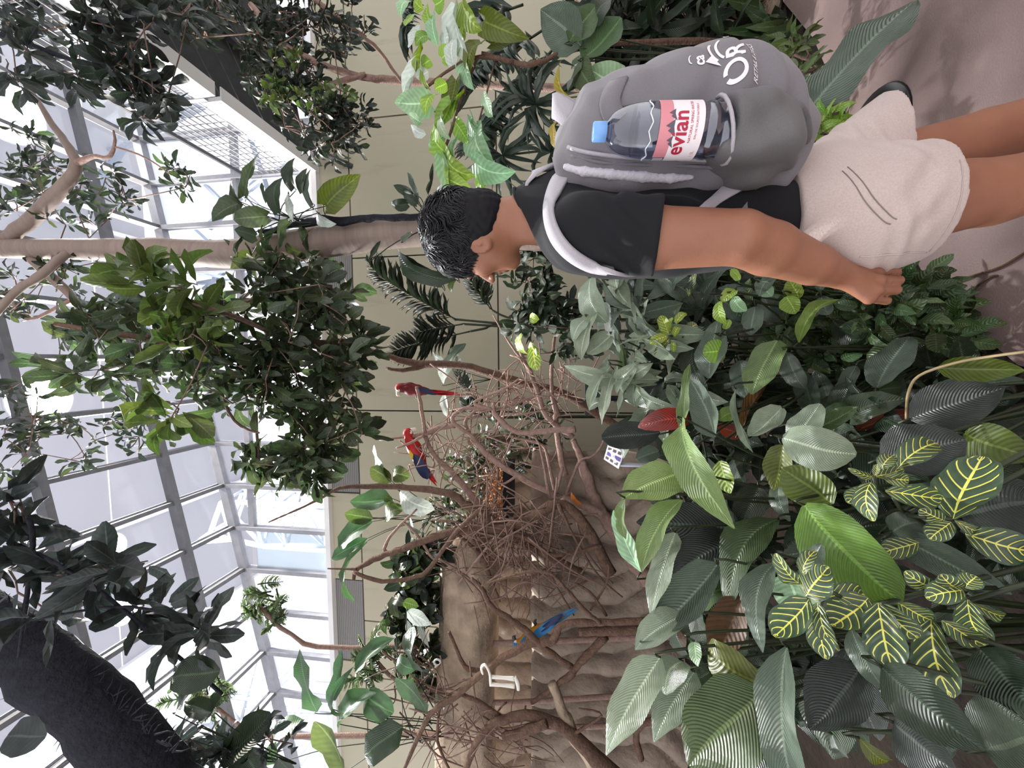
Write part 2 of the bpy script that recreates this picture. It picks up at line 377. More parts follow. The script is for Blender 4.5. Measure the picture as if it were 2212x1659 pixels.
for k in range(54):
    m_ = MB(); m_.bar(W(A0 + .01, -2 + k * .15, ZK + .1), W(A0 + .01, -2 + k * .15, ZK + 1.08), .010, .010, BV); m_.build('rail_wire', M_wire, wk)
m_ = MB(); m_.bar(W(A0 + .3, 5.9, ZK - .1), W(A0 + .05, 6.2, ZK - .75), .06, .06); m_.build('bracket', M_soffit, wk)

# lamps of the hall, hung between membrane and glass roof
M_lamp = mat_emit('lamp glow', (1.0, .97, .9), 60.0); M_lampw = mat_emit('warm lamp glow', (1.0, .86, .66), 60.0); M_house = mat_plain('lamp housing', (.5, .5, .52), .4)
def lamp(x, y, z, r, lab, warm=False, energy=1600):
    rr = ray(x, y); p = CAM + rr * ((z - CAM_H) / rr.z)
    t = thing('high_bay_lamp', lab, 'lamp', p, 'hall lamps above the glass roof')
    m_ = MB(); m_.lathe(Matrix.Translation(p), [(.001, .55), (.12, .55), (.14, .30), (r, .05), (r, .0), (r * .97, .0), (r * .93, .05)], 28); m_.build('housing', M_house, t, True)
    m_ = MB(); m_.tube([p + ZV * .5, Vector((p.x, p.y, 13.9))], .015, 6); m_.build('hanger', M_house, t)
    m_ = MB(); n = 28; m_.add([p + Vector((r * .94 * math.cos(2 * math.pi * k / n), r * .94 * math.sin(2 * math.pi * k / n), .03)) for k in range(n)], [tuple(range(n))[::-1]]); m_.build('lens', M_lampw if warm else M_lamp, t)
    ld = bpy.data.lights.new('lamp_light', 'AREA'); ld.shape = 'DISK'; ld.size = r * 1.8; ld.energy = energy; ld.color = (1, .9, .76) if warm else (1, .97, .92)
    lo = bpy.data.objects.new('lamp_light', ld); link(lo); lo.location = p - Vector((0, 0, .02)); child(lo, t)
lamp(8, 232, 11.8, .62, 'big round hall lamp glaring above the right of the glass roof')
lamp(88, 862, 11.2, .50, 'warm round hall lamp glowing behind the tree crown', True)
lamp(236, 1188, 10.8, .34, 'small round hall lamp above the left rafters')
lamp(272, 1318, 10.6, .30, 'hall lamp half hidden behind the dark leaves', False)

# ------------------------------------------------------------------ ground
def mat_path():
    m, nt, out = nodes('brushed pink concrete'); b = N(nt, 'BsdfPrincipled'); L(nt, b.outputs[0], out.inputs[0]); b.inputs['Roughness'].default_value = .62
    tc = N(nt, 'TexCoord'); n1 = N(nt, 'TexNoise'); n1.inputs['Scale'].default_value = 2.6; n1.inputs['Detail'].default_value = 7; L(nt, tc.outputs['Object'], n1.inputs[0])
    n2 = N(nt, 'TexNoise'); n2.inputs['Scale'].default_value = 170; n2.inputs['Detail'].default_value = 3; L(nt, tc.outputs['Object'], n2.inputs[0])
    c = mixc(nt, n1.outputs[0], sRGB(150, 126, 122), sRGB(112, 92, 90)); c = mixc(nt, math_(nt, 'MULTIPLY', n2.outputs[0], .4), c, sRGB(172, 152, 146)); L(nt, c, b.inputs['Base Color'])
    bp = N(nt, 'Bump'); bp.inputs['Strength'].default_value = .35; bp.inputs['Distance'].default_value = .004; L(nt, n2.outputs[0], bp.inputs['Height']); L(nt, bp.outputs[0], b.inputs['Normal']); return m
M_path = mat_path()
M_soil = mat_plain('dark damp soil', sRGB(44, 36, 30), .95, 0, .2, .6, 9, None, .9, 30)
def poly(name, pts, z, mat, lab):
    o = mk(name, [(x, y, z) for x, y in pts], [tuple(range(len(pts)))], mat); return tag(o, lab, None, None, 'structure')
floor_pts = [(-.45, -1.5), (-.30, .35), (-.05, 1.15), (.06, 1.42), (.22, 1.58), (.42, 1.74), (.75, 1.9), (1.0, 2.02), (1.4, 2.2), (1.95, 2.44), (2.45, 2.75), (3.4, 3.1), (6, 3.4), (6, -1.5)]
poly('floor', floor_pts, .0, M_path, 'pink brushed concrete path curving past the person')
n_ = 60; vs = []; fs = []
gx = np.linspace(-8.5, 7.5, n_); gy = np.linspace(-1.5, 6.4, 40); rs = np.random.RandomState(4)
for j, yy in enumerate(gy):
    for i, xx in enumerate(gx):
        zz = -.05 + .03 * rs.rand()
        if xx < .0 and yy > 2.2: zz += min(.35, (yy - 2.2) * .14)
        vs.append((xx, yy, zz))
for j in range(39):
    for i in range(n_ - 1): q = j * n_ + i; fs.append((q, q + 1, q + n_ + 1, q + n_))
bed = mk('planting_bed', vs, fs, M_soil, None, True); tag(bed, 'dark soil of the planting beds', None, None, 'structure')
# ================================================================== LEAF LIBRARY
def prof(kind, s):
    if kind == 'lance': v = s ** .62 * (1 - s) ** .85 / .415
    elif kind == 'ovate': v = s ** .5 * (1 - s) ** .62 / .478
    elif kind == 'heart': v = s ** .26 * (1 - s) ** .72 / .62
    elif kind == 'oblong': v = s ** .6 * (1 - s) ** .5 / .467
    elif kind == 'obov': v = s ** .95 * (1 - s) ** .48 / .385
    elif kind == 'strap': v = min(1, (s * 6) ** .7) * min(1, ((1 - s) * 2.2) ** .8)
    elif kind == 'banana': v = min(1, (s * 7) ** .6) * min(1, ((1 - s) * 4) ** .55)
    elif kind == 'round': v = (max(0, s * (1 - s)) * 4) ** .5
    return .5 * min(v, 1.04)
_lm = {}
def leaf_mesh(kind, var, mat, nl=9, nw=4):
    """unit leaf: base at 0, tip at y=1, width 1; var picks arch, fold and edge wave"""
    key = (kind, var, mat.name, nl, nw)
    if key in _lm: return _lm[key]
    r = random.Random(hash((kind, var)) & 0xffff if False else sum(map(ord, kind)) * 31 + var * 977)
    arch = (.05, .14, .26, -.08)[var % 4]; fold = (.10, .26, .16, .34)[var % 4] * (1 if kind != 'banana' else .5)
    wave = .03 if kind in ('strap',) else .045; ph = r.uniform(0, 6.3); tw = r.uniform(-.5, .5)
    V = []; UV = []; Fc = []
    for i in range(nl + 1):
        s = i / nl; s_ = .004 + s * .99; hw = max(prof(kind, s_), .012)
        off = .03 * math.sin(s * 5 + ph)
        for j in range(nw + 1):
            t = -1 + 2 * j / nw; x = t * hw
            z = arch * 4 * s * (1 - s) + fold * abs(t) * hw * (1 - .5 * s) + wave * math.sin(s * 11 + ph + (2.2 if t > 0 else 0)) * t * t * (hw / .5)
            z += tw * x * (s - .5) * .6
            yy = s
            if kind == 'heart' and i == 0: yy = -.14 * abs(t)
            if kind == 'heart' and i == 1: yy = s - .08 * abs(t)
            V.append((x + off * s * (1 - s) * 2, yy, z)); UV.append((.5 + .5 * t, s))
    for i in range(nl):
        for j in range(nw):
            a = i * (nw + 1) + j; Fc.append((a, a + 1, a + nw + 2, a + nw + 1))
    me = bpy.data.meshes.new('leaf'); me.from_pydata(V, [], Fc); me.polygons.foreach_set('use_smooth', [True] * len(Fc))
    uvl = me.uv_layers.new(name='uv'); idx = np.empty(len(me.loops), dtype=np.int32); me.loops.foreach_get('vertex_index', idx)
    uvl.data.foreach_set('uv', np.asarray(UV, dtype=np.float32)[idx].ravel()); me.materials.append(mat)
    _lm[key] = me; return me
def leaf_mat(B, T, wid, roll, nref):
    d = T - B; ln = d.length; y = d.normalized(); x = y.cross(nref)
    if x.length < 1e-4: x = y.orthogonal()
    x.normalize(); z = x.cross(y)
    if roll:
        c, s = math.cos(roll), math.sin(roll); x, z = x * c + z * s, z * c - x * s
    zs = ln
    return Matrix(((x.x * wid, y.x * ln, z.x * zs, B.x), (x.y * wid, y.y * ln, z.y * zs, B.y), (x.z * wid, y.z * ln, z.z * zs, B.z), (0, 0, 0, 1)))
NUP = Vector((-.15, -.55, .8)).normalized()
def leaf(parent, B, T, wid, kind, mat, var=None, roll=0, nref=None, nl=9, nw=4, name='leaf'):
    if var is None: var = rnd.randrange(4)
    nref = nref or NUP
    return place(name, leaf_mesh(kind, var, mat, nl, nw), leaf_mat(Vector(B), Vector(T), wid, roll, nref), parent)
class Stuff:
    "many small leaves joined into one mesh (kept real geometry)"
    def __init__(s): s.V = []; s.UV = []; s.F = []; s.n = 0
    def add(s, me, M):
        if not hasattr(s, 'c'): s.c = {}
        if me.name not in s.c:
            co = np.empty(len(me.vertices) * 3, dtype=np.float32); me.vertices.foreach_get('co', co); co = co.reshape(-1, 3)
            fa = np.array([list(p.vertices) for p in me.polygons]); uv = np.empty(len(me.loops) * 2, dtype=np.float32); me.uv_layers[0].data.foreach_get('uv', uv); uv = uv.reshape(-1, 2)
            s.c[me.name] = (co, fa, uv, me.materials[0])
        co, fa, uv, s.m = s.c[me.name]; A = np.array(M)
        s.V.append(co @ A[:3, :3].T + A[:3, 3]); s.F.append(fa + s.n); s.UV.append(uv); s.n += len(co)
    def build(s, name, mat, parent):
        V = np.concatenate(s.V); Fc = np.concatenate(s.F); UV = np.concatenate(s.UV)
        me = bpy.data.meshes.new(name); me.vertices.add(len(V)); me.vertices.foreach_set('co', V.astype(np.float32).ravel())
        me.loops.add(Fc.size); me.loops.foreach_set('vertex_index', Fc.astype(np.int32).ravel())
        me.polygons.add(len(Fc)); me.polygons.foreach_set('loop_start', (np.arange(len(Fc)) * 4).astype(np.int32)); me.polygons.foreach_set('use_smooth', np.ones(len(Fc), dtype=bool))
        u = me.uv_layers.new(name='uv'); u.data.foreach_set('uv', UV.ravel()); me.update(calc_edges=True); me.materials.append(mat)
        o = bpy.data.objects.new(name, me); link(o); child(o, parent); o['kind'] = 'stuff'; return o
# leaf colours
LG = {}
def lm(key, *a, **k): LG[key] = mat_leaf(key, *a, **k)
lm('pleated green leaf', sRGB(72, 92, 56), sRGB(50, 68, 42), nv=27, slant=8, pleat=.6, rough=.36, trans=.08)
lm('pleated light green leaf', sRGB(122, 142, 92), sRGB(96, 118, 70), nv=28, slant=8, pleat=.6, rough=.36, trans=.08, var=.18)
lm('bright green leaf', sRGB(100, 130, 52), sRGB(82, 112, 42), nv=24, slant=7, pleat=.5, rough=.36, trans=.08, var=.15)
lm('grey green leaf', sRGB(94, 108, 92), sRGB(68, 82, 70), nv=27, slant=8, pleat=.6, rough=.34, trans=.06, var=.22)  # grey of the overhead light's sheen is mixed into this green
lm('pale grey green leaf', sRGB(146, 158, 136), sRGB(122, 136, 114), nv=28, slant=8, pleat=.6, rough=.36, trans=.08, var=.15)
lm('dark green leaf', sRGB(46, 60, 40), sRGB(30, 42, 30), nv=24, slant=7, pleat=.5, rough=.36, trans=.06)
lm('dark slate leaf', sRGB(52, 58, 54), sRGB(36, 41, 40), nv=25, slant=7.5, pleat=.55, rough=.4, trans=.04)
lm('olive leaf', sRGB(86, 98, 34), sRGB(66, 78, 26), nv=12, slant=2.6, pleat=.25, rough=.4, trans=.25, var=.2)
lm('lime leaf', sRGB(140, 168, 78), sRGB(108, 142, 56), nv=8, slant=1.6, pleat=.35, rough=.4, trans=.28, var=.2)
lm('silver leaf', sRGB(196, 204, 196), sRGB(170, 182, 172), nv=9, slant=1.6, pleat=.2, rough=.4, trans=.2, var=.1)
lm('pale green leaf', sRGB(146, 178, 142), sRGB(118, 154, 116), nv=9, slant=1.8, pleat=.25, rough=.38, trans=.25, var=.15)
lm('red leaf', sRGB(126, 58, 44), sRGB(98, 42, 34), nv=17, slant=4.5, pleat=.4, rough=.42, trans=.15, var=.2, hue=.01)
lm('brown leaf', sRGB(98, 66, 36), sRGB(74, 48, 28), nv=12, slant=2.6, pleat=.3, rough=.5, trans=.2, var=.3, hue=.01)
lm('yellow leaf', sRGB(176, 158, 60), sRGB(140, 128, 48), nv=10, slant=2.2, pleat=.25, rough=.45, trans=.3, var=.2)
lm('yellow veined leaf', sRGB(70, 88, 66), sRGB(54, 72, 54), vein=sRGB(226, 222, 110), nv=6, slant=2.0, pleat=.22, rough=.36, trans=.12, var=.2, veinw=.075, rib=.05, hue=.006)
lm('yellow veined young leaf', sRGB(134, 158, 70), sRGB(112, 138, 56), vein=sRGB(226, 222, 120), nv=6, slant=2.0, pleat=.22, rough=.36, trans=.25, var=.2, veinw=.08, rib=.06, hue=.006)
lm('glossy tree leaf', sRGB(66, 78, 52), sRGB(52, 62, 42), nv=9, slant=1.6, pleat=.12, rough=.32, trans=.26, var=.45, hue=.03)  # desaturated: veiling glare over the crown is put into the colour
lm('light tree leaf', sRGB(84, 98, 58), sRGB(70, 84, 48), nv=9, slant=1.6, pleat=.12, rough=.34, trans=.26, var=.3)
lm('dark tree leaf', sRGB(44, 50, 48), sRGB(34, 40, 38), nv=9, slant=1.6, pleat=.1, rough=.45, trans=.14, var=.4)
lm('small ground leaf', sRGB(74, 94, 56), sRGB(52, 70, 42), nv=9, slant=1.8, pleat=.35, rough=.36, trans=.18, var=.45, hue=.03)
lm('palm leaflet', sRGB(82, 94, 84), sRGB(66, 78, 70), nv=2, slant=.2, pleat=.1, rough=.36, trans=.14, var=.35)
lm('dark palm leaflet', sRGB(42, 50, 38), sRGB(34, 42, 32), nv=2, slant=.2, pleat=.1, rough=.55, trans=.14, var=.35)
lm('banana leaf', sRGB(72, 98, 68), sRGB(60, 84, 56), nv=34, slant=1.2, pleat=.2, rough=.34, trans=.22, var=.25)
lm('loose small leaves', sRGB(62, 72, 52), sRGB(48, 58, 40), nv=9, slant=1.6, pleat=.1, rough=.36, trans=.26, var=.5, island=True, hue=.03)  # crown filler, greyed for the same glare
lm('loose dark leaves', sRGB(42, 50, 40), sRGB(32, 40, 32), nv=9, slant=1.6, pleat=.1, rough=.42, trans=.16, var=.5, island=True, hue=.02)
lm('loose fern leaflets', sRGB(104, 120, 88), sRGB(86, 104, 72), nv=3, slant=.4, pleat=.05, rough=.4, trans=.25, var=.35, island=True)
M_stem = mat_plain('dark green stem', sRGB(48, 56, 34), .5, 0, .4, .4, 20)
M_stemp = mat_plain('pale tan stem', sRGB(170, 150, 112), .55, 0, .4, .3, 20)
M_twig = mat_plain('grey brown twig', sRGB(134, 108, 96), .8, 0, .3, .4, 30, None, .4, 90)
M_bark = mat_plain('brown bark', sRGB(116, 90, 76), .85, 0, .25, .5, 26, None, .8, 60)
M_barkl = mat_plain('pink brown dry branch', sRGB(168, 138, 126), .8, 0, .25, .4, 30, None, .6, 80)
M_barkd = mat_plain('dark bark', sRGB(44, 44, 52), .9, 0, .2, .5, 18, None, .9, 40)  # bluish tint of lens flare painted into the dark bark colour
def mat_trunk():
    m, nt, out = nodes('smooth ringed bark'); b = N(nt, 'BsdfPrincipled'); L(nt, b.outputs[0], out.inputs[0]); b.inputs['Roughness'].default_value = .7
    tc = N(nt, 'TexCoord'); mp = N(nt, 'Mapping'); mp.inputs['Scale'].default_value = (1.2, 1.2, 9); L(nt, tc.outputs['Object'], mp.inputs[0])
    n1 = N(nt, 'TexNoise'); n1.inputs['Scale'].default_value = 3.0; n1.inputs['Detail'].default_value = 8; L(nt, mp.outputs[0], n1.inputs[0])
    n2 = N(nt, 'TexNoise'); n2.inputs['Scale'].default_value = 2.0; n2.inputs['Detail'].default_value = 5; L(nt, tc.outputs['Object'], n2.inputs[0])
    c = mixc(nt, n1.outputs[0], sRGB(158, 142, 132), sRGB(112, 96, 88)); c = mixc(nt, math_(nt, 'MULTIPLY', n2.outputs[0], .5), c, sRGB(132, 108, 94)); L(nt, c, b.inputs['Base Color'])
    bp = N(nt, 'Bump'); bp.inputs['Strength'].default_value = .4; bp.inputs['Distance'].default_value = .01; L(nt, n1.outputs[0], bp.inputs['Height']); L(nt, bp.outputs[0], b.inputs['Normal']); return m
M_trunk = mat_trunk()

def pleaf(t, b, tp, wpx, kind, key, var=None, roll=0.0, stem=None, nl=10, nw=6, dn=None):
    """leaf given by two points of the photograph with their distances: b=(x,y,Y), tp=(x,y,Y); width in picture pixels"""
    B = P(*b); T = P(*tp); dep = ((B + T) / 2 - CAM).dot(fwd)
    # face the blade to the viewer and upwards
    view = (CAM - (B + T) / 2).normalized(); nref = (view * .75 + ZV * .65).normalized() if dn is None else dn
    o = leaf(t, B, T, wpx * 1.12 * dep / F_PX, kind, LG[key], var, roll, nref, nl, nw)
    if stem is not None:
        S = Vector(stem); mid = (B + S) / 2 + Vector((0, 0, .12 * (B - S).length)); dr = (B - T).normalized() * .04
        m_ = MB(); c = catmull([tuple(S), tuple(mid), tuple(B + dr * .5 - ZV * .01), tuple(B)], 3); m_.tube([q[:3] for q in c], [.0055 - .003 * i / len(c) for i in range(len(c))], 5); m_.build('stem', M_stem, t, True)
    return o
def crown(t, blobs, Yr, lpx, kind, key, nparts, stuffkey=None, wr=.42, droop=.6, per=6, seed=1, twig=True, tipspread=1.0, twmat=None):
    """foliage: rosettes of leaves scattered through ellipses of the picture at real distances; blobs=(x,y,rx,ry,n_rosettes)"""
    r = random.Random(seed); items = []; mbt = MB(); cents = []
    for bl in blobs:
        x, y, rx, ry, n = bl[:5]; yr = bl[5] if len(bl) > 5 else Yr
        for k in range(n):
            while True:
                u, v = r.uniform(-1, 1), r.uniform(-1, 1)
                if u * u + v * v < 1: break
            Y = r.uniform(*yr); c = P(x + u * rx, y + v * ry, Y); dep = (c - CAM).dot(fwd); pm = dep / F_PX
            ax = Vector((r.uniform(-1, 1), r.uniform(-1, .6), r.uniform(-.9, .7))).normalized()
            m = max(3, per + r.randint(-2, 2)); ph = r.uniform(0, 6.3); o1 = ax.orthogonal().normalized(); o2 = ax.cross(o1)
            if cents and twig:
                near = min(cents[-14:], key=lambda q: (q - c).length)
                if (near - c).length < 220 * pm: mbt.tube([near, (near + c) / 2 + Vector((0, 0, -.02)), c], [.006, .005, .004], 5)
            cents.append(c)
            for i in range(m):
                a = ph + i * 2.4; d = (o1 * math.cos(a) + o2 * math.sin(a)) * tipspread + ax * r.uniform(.1, .9); d.normalize(); d.z -= droop * r.uniform(.2, 1); d.normalize()
                ln = r.uniform(*lpx) * pm; B = c + d * ln * .12 + ax * i * .01
                items.append((ln, B, B + d * ln, ln * wr * r.uniform(.8, 1.2), r.uniform(-.5, .5), r.randrange(4)))
    items.sort(key=lambda q: -q[0]); order = items[:]; r.shuffle(order)
    st = Stuff()
    for i, (ln, B, T, wd, ro, va) in enumerate(order):
        nref = Vector((r.uniform(-.5, .5), r.uniform(-.8, .1), .8)).normalized()
        if i < nparts: leaf(t, B, T, wd, kind, LG[key], va, ro, nref, 5, 2)
        else: st.add(leaf_mesh(kind, va, LG[stuffkey or key], 5, 2), leaf_mat(B, T, wd, ro, nref))
    if st.n: st.build('foliage', LG[stuffkey or key], t)
    if twig and mbt.v: mbt.build('twigs', twmat or M_twig, t, True, 'stuff')
    return cents
def frond(t, base, tip, n, lpx, key='dark palm leaflet', arch=.15, wr=.07, droop=.5, seed=0, stuff=True, ang=.9):
    "feather palm frond: rachis with two rows of leaflets"
    r = random.Random(seed); B = P(*base); T = P(*tip); mid = (B + T) / 2 + Vector((0, 0, arch * (T - B).length))
    c = [Vector(q[:3]) for q in catmull([tuple(B), tuple(B.lerp(mid, .9)), tuple(mid.lerp(T, .5) + Vector((0, 0, arch * .35 * (T - B).length))), tuple(T)], 6)]
    m_ = MB(); m_.tube(c, [.010 - .008 * i / len(c) for i in range(len(c))], 6); fr = m_.build('rachis', M_stem, t, True)
    st = Stuff(); dep = (mid - CAM).dot(fwd)
    for i in range(n):
        s = .12 + .88 * i / n; k = min(int(s * (len(c) - 1)), len(c) - 2); f = s * (len(c) - 1) - k; p = c[k].lerp(c[k + 1], f); d = (c[k + 1] - c[k]).normalized()
        side = d.cross(Vector((0, -.6, .8))).normalized()
        for sg in (-1, 1):
            ln = lpx * dep / F_PX * (math.sin(min(1, .25 + s * .9) * math.pi) ** .5 * .75 + .3) * r.uniform(.85, 1.1)
            q = (d * ang + side * sg + Vector((0, 0, -droop * r.uniform(.6, 1.2)))).normalized()
            st.add(leaf_mesh('strap', r.choice((1, 3)), LG[key], 5, 2), leaf_mat(p, p + q * ln, ln * wr, r.uniform(-.3, .3), Vector((0, -.6, .8))))
    st.build('leaflets', LG[key], fr)
def fan(t, hub, stemto, n, lpx, a0, a1, key='palm leaflet', Ydrop=.0, wr=.14, seed=0):
    "fan of pleated segments from a hub; a0..a1 = picture angles (0 = picture right/down in the place)"
    r = random.Random(seed); Hh = P(*hub); dep = (Hh - CAM).dot(fwd)
    for i in range(n):
        a = a0 + (a1 - a0) * i / (n - 1); ln = lpx * r.uniform(.85, 1.1)
        T = P(hub[0] + math.cos(a) * ln, hub[1] + math.sin(a) * ln, hub[2] + r.uniform(-.15, .15) + Ydrop)
        leaf(t, Hh, T, ln * wr * dep / F_PX, 'strap', LG[key], r.randrange(4), r.uniform(-.5, .5), None, 6, 2, 'leaf_segment')
    m_ = MB(); S = P(*stemto); m_.tube([Hh, (Hh + S) / 2 + Vector((0, 0, .06)), S], .007, 6); m_.build('stem', M_stem, t, True)
# ================================================================== FOREGROUND BED
def gpt(x, y): return Vector((x, y, -.02))
def fplant(name, label, cat, root, leaves, Yd, stems=True, group=None):
    """leaves: (bx,by,tx,ty,w,kind,colour[,dYb,dYt,roll,var])"""
    t = thing(name, label, cat, root, group)
    for q in leaves:
        bx, by, tx, ty, w_, kind, key = q[:7]; e = list(q[7:]) + [0, 0, 0, None][len(q) - 7:]
        pleaf(t, (bx, by, Yd + e[0]), (tx, ty, Yd + e[1]), w_, kind, key, e[3], e[2], Vector(root) + Vector((rnd.uniform(-.04, .04), rnd.uniform(-.04, .04), 0)) if stems else None)
    return t
PG, PL, BG, GG, PA, DG, DS, OL, LI, SI, PAL, RE, BR, YE, YV, YY = ('pleated green leaf', 'pleated light green leaf', 'bright green leaf', 'grey green leaf', 'pale grey green leaf', 'dark green leaf', 'dark slate leaf', 'olive leaf', 'lime leaf', 'silver leaf', 'pale green leaf', 'red leaf', 'brown leaf', 'yellow leaf', 'yellow veined leaf', 'yellow veined young leaf')
fplant('peace_lily', 'peace lily with long pale pleated leaves in front of the rock wall', 'plant', gpt(-.42, 1.55), [
    (1468, 1022, 1343, 1078, 100, 'lance', PL, 0, -.1), (1477, 913, 1587, 1142, 84, 'lance', PL, .1, -.25, .1, 1), (1474, 1079, 1386, 1235, 66, 'lance', PL, 0, -.1), (1460, 1150, 1406, 1340, 62, 'lance', PA, -.05, -.2),
    (1385, 1236, 1325, 1102, 46, 'lance', 'pale green leaf', .1, .15), (1350, 1075, 1353, 1165, 30, 'lance', PL, -.1, -.1), (1585, 1140, 1375, 1128, 96, 'lance', DS, .15, .1), (1600, 1165, 1440, 1262, 96, 'lance', DS, .1, 0),
    (1682, 1122, 1572, 1316, 84, 'lance', PG, .0, -.1), (1574, 1270, 1520, 1324, 34, 'oblong', PG, 0, -.05), (1555, 995, 1578, 1066, 40, 'ovate', LI, .1, .05), (1690, 1030, 1706, 1126, 34, 'oblong', GG, .1, .05), (1640, 1050, 1600, 1150, 70, 'lance', DG, .25, .2), (1500, 1160, 1620, 1060, 60, 'lance', DS, .3, .3)], 1.30)
fplant('peace_lily', 'peace lily with broad grey-sheened leaves at the left edge of the bed', 'plant', gpt(-.62, 1.22), [
    (1551, 1219, 1383, 1388, 96, 'lance', GG, .1, 0), (1480, 1330, 1372, 1403, 66, 'lance', PA, .05, 0), (1427, 1420, 1309, 1632, 92, 'lance', PA, .0, -.12, 0, 0), (1477, 1429, 1436, 1500, 74, 'ovate', PA, .04, -.02), (1501, 1451, 1412, 1604, 82, 'lance', PA, .05, -.06),
    (1660, 1482, 1531, 1392, 84, 'ovate', OL, -.05, .08, .2, 2), (1650, 1494, 1488, 1655, 150, 'ovate', PG, -.08, -.12, 0, 0), (1652, 1550, 1585, 1690, 110, 'ovate', GG, -.1, -.16), (1700, 1397, 1728, 1745, 96, 'lance', GG, -.12, -.22, 0, 1), (1678, 1215, 1648, 1410, 64, 'lance', GG, .05, -.05),
    (1600, 1290, 1535, 1440, 84, 'lance', BR, .12, .06), (1590, 1400, 1560, 1480, 60, 'lance', BR, .1, .08), (1500, 1385, 1508, 1440, 34, 'lance', 'pale green leaf', 0, -.04), (1580, 1440, 1600, 1330, 60, 'lance', DG, .12, .2)], 1.06)
fplant('broadleaf_plant', 'low plant of broad near-black leaves at the bottom left corner', 'plant', gpt(-.52, .72), [
    (1905, 1440, 2130, 1622, 120, 'lance', DG, 0, -.12, 0, 1), (1860, 1440, 1748, 1575, 118, 'lance', DS, .1, .05), (2117, 1402, 2245, 1560, 120, 'lance', DG, 0, -.1), (1930, 1560, 2070, 1670, 110, 'lance', DS, .05, -.05), (2126, 1618, 2250, 1590, 150, 'ovate', DG, -.05, -.1),
    (1798, 1585, 1838, 1636, 26, 'lance', GG, .1, .1), (1857, 1594, 1924, 1640, 38, 'lance', OL, .08, .08), (1780, 1480, 1800, 1640, 110, 'lance', DG, .25, .2), (1950, 1400, 2050, 1640, 120, 'lance', DG, .2, .15), (1830, 1400, 1900, 1600, 100, 'lance', DS, .3, .25)], .84)
fplant('broadleaf_plant', 'plant with a huge bright green pleated leaf in the middle of the bed', 'plant', gpt(-.22, 1.28), [
    (1738, 1090, 1946, 1302, 128, 'ovate', BG, 0, -.14, .1, 1), (1798, 1090, 1690, 1012, 84, 'ovate', OL, .0, .06), (1690, 945, 1850, 982, 84, 'ovate', PA, .05, -.02), (1716, 962, 1772, 872, 58, 'ovate', PA, .06, .08), (1752, 930, 1853, 878, 40, 'lance', PG, .08, .04), (1690, 960, 1670, 1060, 60, 'lance', OL, .15, .12),
    (1880, 1180, 1690, 1200, 80, 'lance', GG, .1, .12), (1700, 1240, 1740, 1330, 90, 'ovate', PAL, .06, .04)], 1.12)
fplant('broadleaf_plant', 'slate-grey pleated leaves lying over the dark middle of the bed', 'plant', gpt(.02, 1.15), [
    (1904, 990, 2086, 950, 104, 'ovate', DS, 0, -.06), (2083, 935, 2240, 990, 92, 'lance', OL, .05, -.05), (2074, 1112, 2270, 1080, 150, 'ovate', DS, .05, -.05), (1925, 1150, 2186, 1284, 76, 'lance', GG, 0, -.12, 0, 0), (1925, 1150, 1990, 1128, 50, 'banana', GG, 0, 0), (1965, 905, 2170, 838, 104, 'lance', DS, .1, 0, 0, 0), (2024, 795, 2214, 800, 58, 'lance', OL, .12, .02), (2010, 840, 2215, 820, 40, 'lance', GG, .18, .1), (1850, 960, 2020, 1090, 100, 'lance', DG, .2, .1), (2080, 1000, 2215, 1040, 90, 'lance', DG, .1, .1)], 1.10)
# pale-edged stalk arching over the slate leaf
tk = thing('dry_leaf_stalk', 'thin pale stalk arching over the slate-grey leaf towards the path', 'stalk', P(1962, 850, 1.2))
m_ = MB(); c_ = catmull([tuple(P(*q)) for q in ((1958, 905, 1.24), (1962, 850, 1.22), (1985, 812, 1.2), (2060, 785, 1.16), (2140, 770, 1.12), (2240, 757, 1.05))], 4); m_.tube([q[:3] for q in c_], .0035, 6); m_.build('stalk', M_stemp, tk, True)
fplant('peace_lily', 'peace lily with a torn grey leaf below the hand', 'plant', gpt(.12, 1.55), [
    (1893, 838, 1966, 727, 68, 'ovate', GG, 0, .05, 0, 0), (1897, 842, 1949, 836, 36, 'ovate', PG, 0, 0), (1893, 895, 1958, 881, 38, 'ovate', DG, 0, 0), (1750, 931, 1854, 880, 36, 'lance', PG, 0, 0), (1838, 933, 2026, 881, 24, 'lance', RE, 0, -.05), (1726, 741, 1822, 646, 40, 'lance', BG, .1, .1, .3), (1700, 760, 1740, 840, 50, 'lance', GG, .1, .1), (1800, 690, 1880, 760, 40, 'lance', DG, .2, .2), (1850, 790, 1810, 870, 34, 'lance', GG, .1, .1), (1790, 870, 1760, 800, 46, 'lance', DG, .25, .25)], 1.35)
fplant('peace_lily', 'peace lily with hanging leaves under the black sleeve', 'plant', gpt(.28, 2.25), [
    (1330, 588, 1374, 668, 54, 'ovate', PA), (1276, 600, 1313, 698, 60, 'ovate', PA), (1292, 668, 1256, 778, 46, 'lance', PA), (1272, 688, 1238, 738, 40, 'lance', PA), (1308, 652, 1330, 748, 26, 'lance', SI), (1390, 708, 1360, 774, 28, 'lance', PA), (1386, 722, 1352, 690, 30, 'lance', GG), (1322, 722, 1268, 764, 44, 'ovate', PA), (1420, 590, 1530, 658, 50, 'lance', GG, 0, 0, .4, 2), (1548, 578, 1500, 702, 42, 'lance', GG), (1442, 574, 1472, 628, 40, 'ovate', SI), (1365, 590, 1395, 640, 46, 'lance', GG, .1, .1), (1410, 640, 1440, 700, 50, 'lance', DG, .15, .15), (1300, 620, 1262, 640, 36, 'ovate', GG)], 1.85)
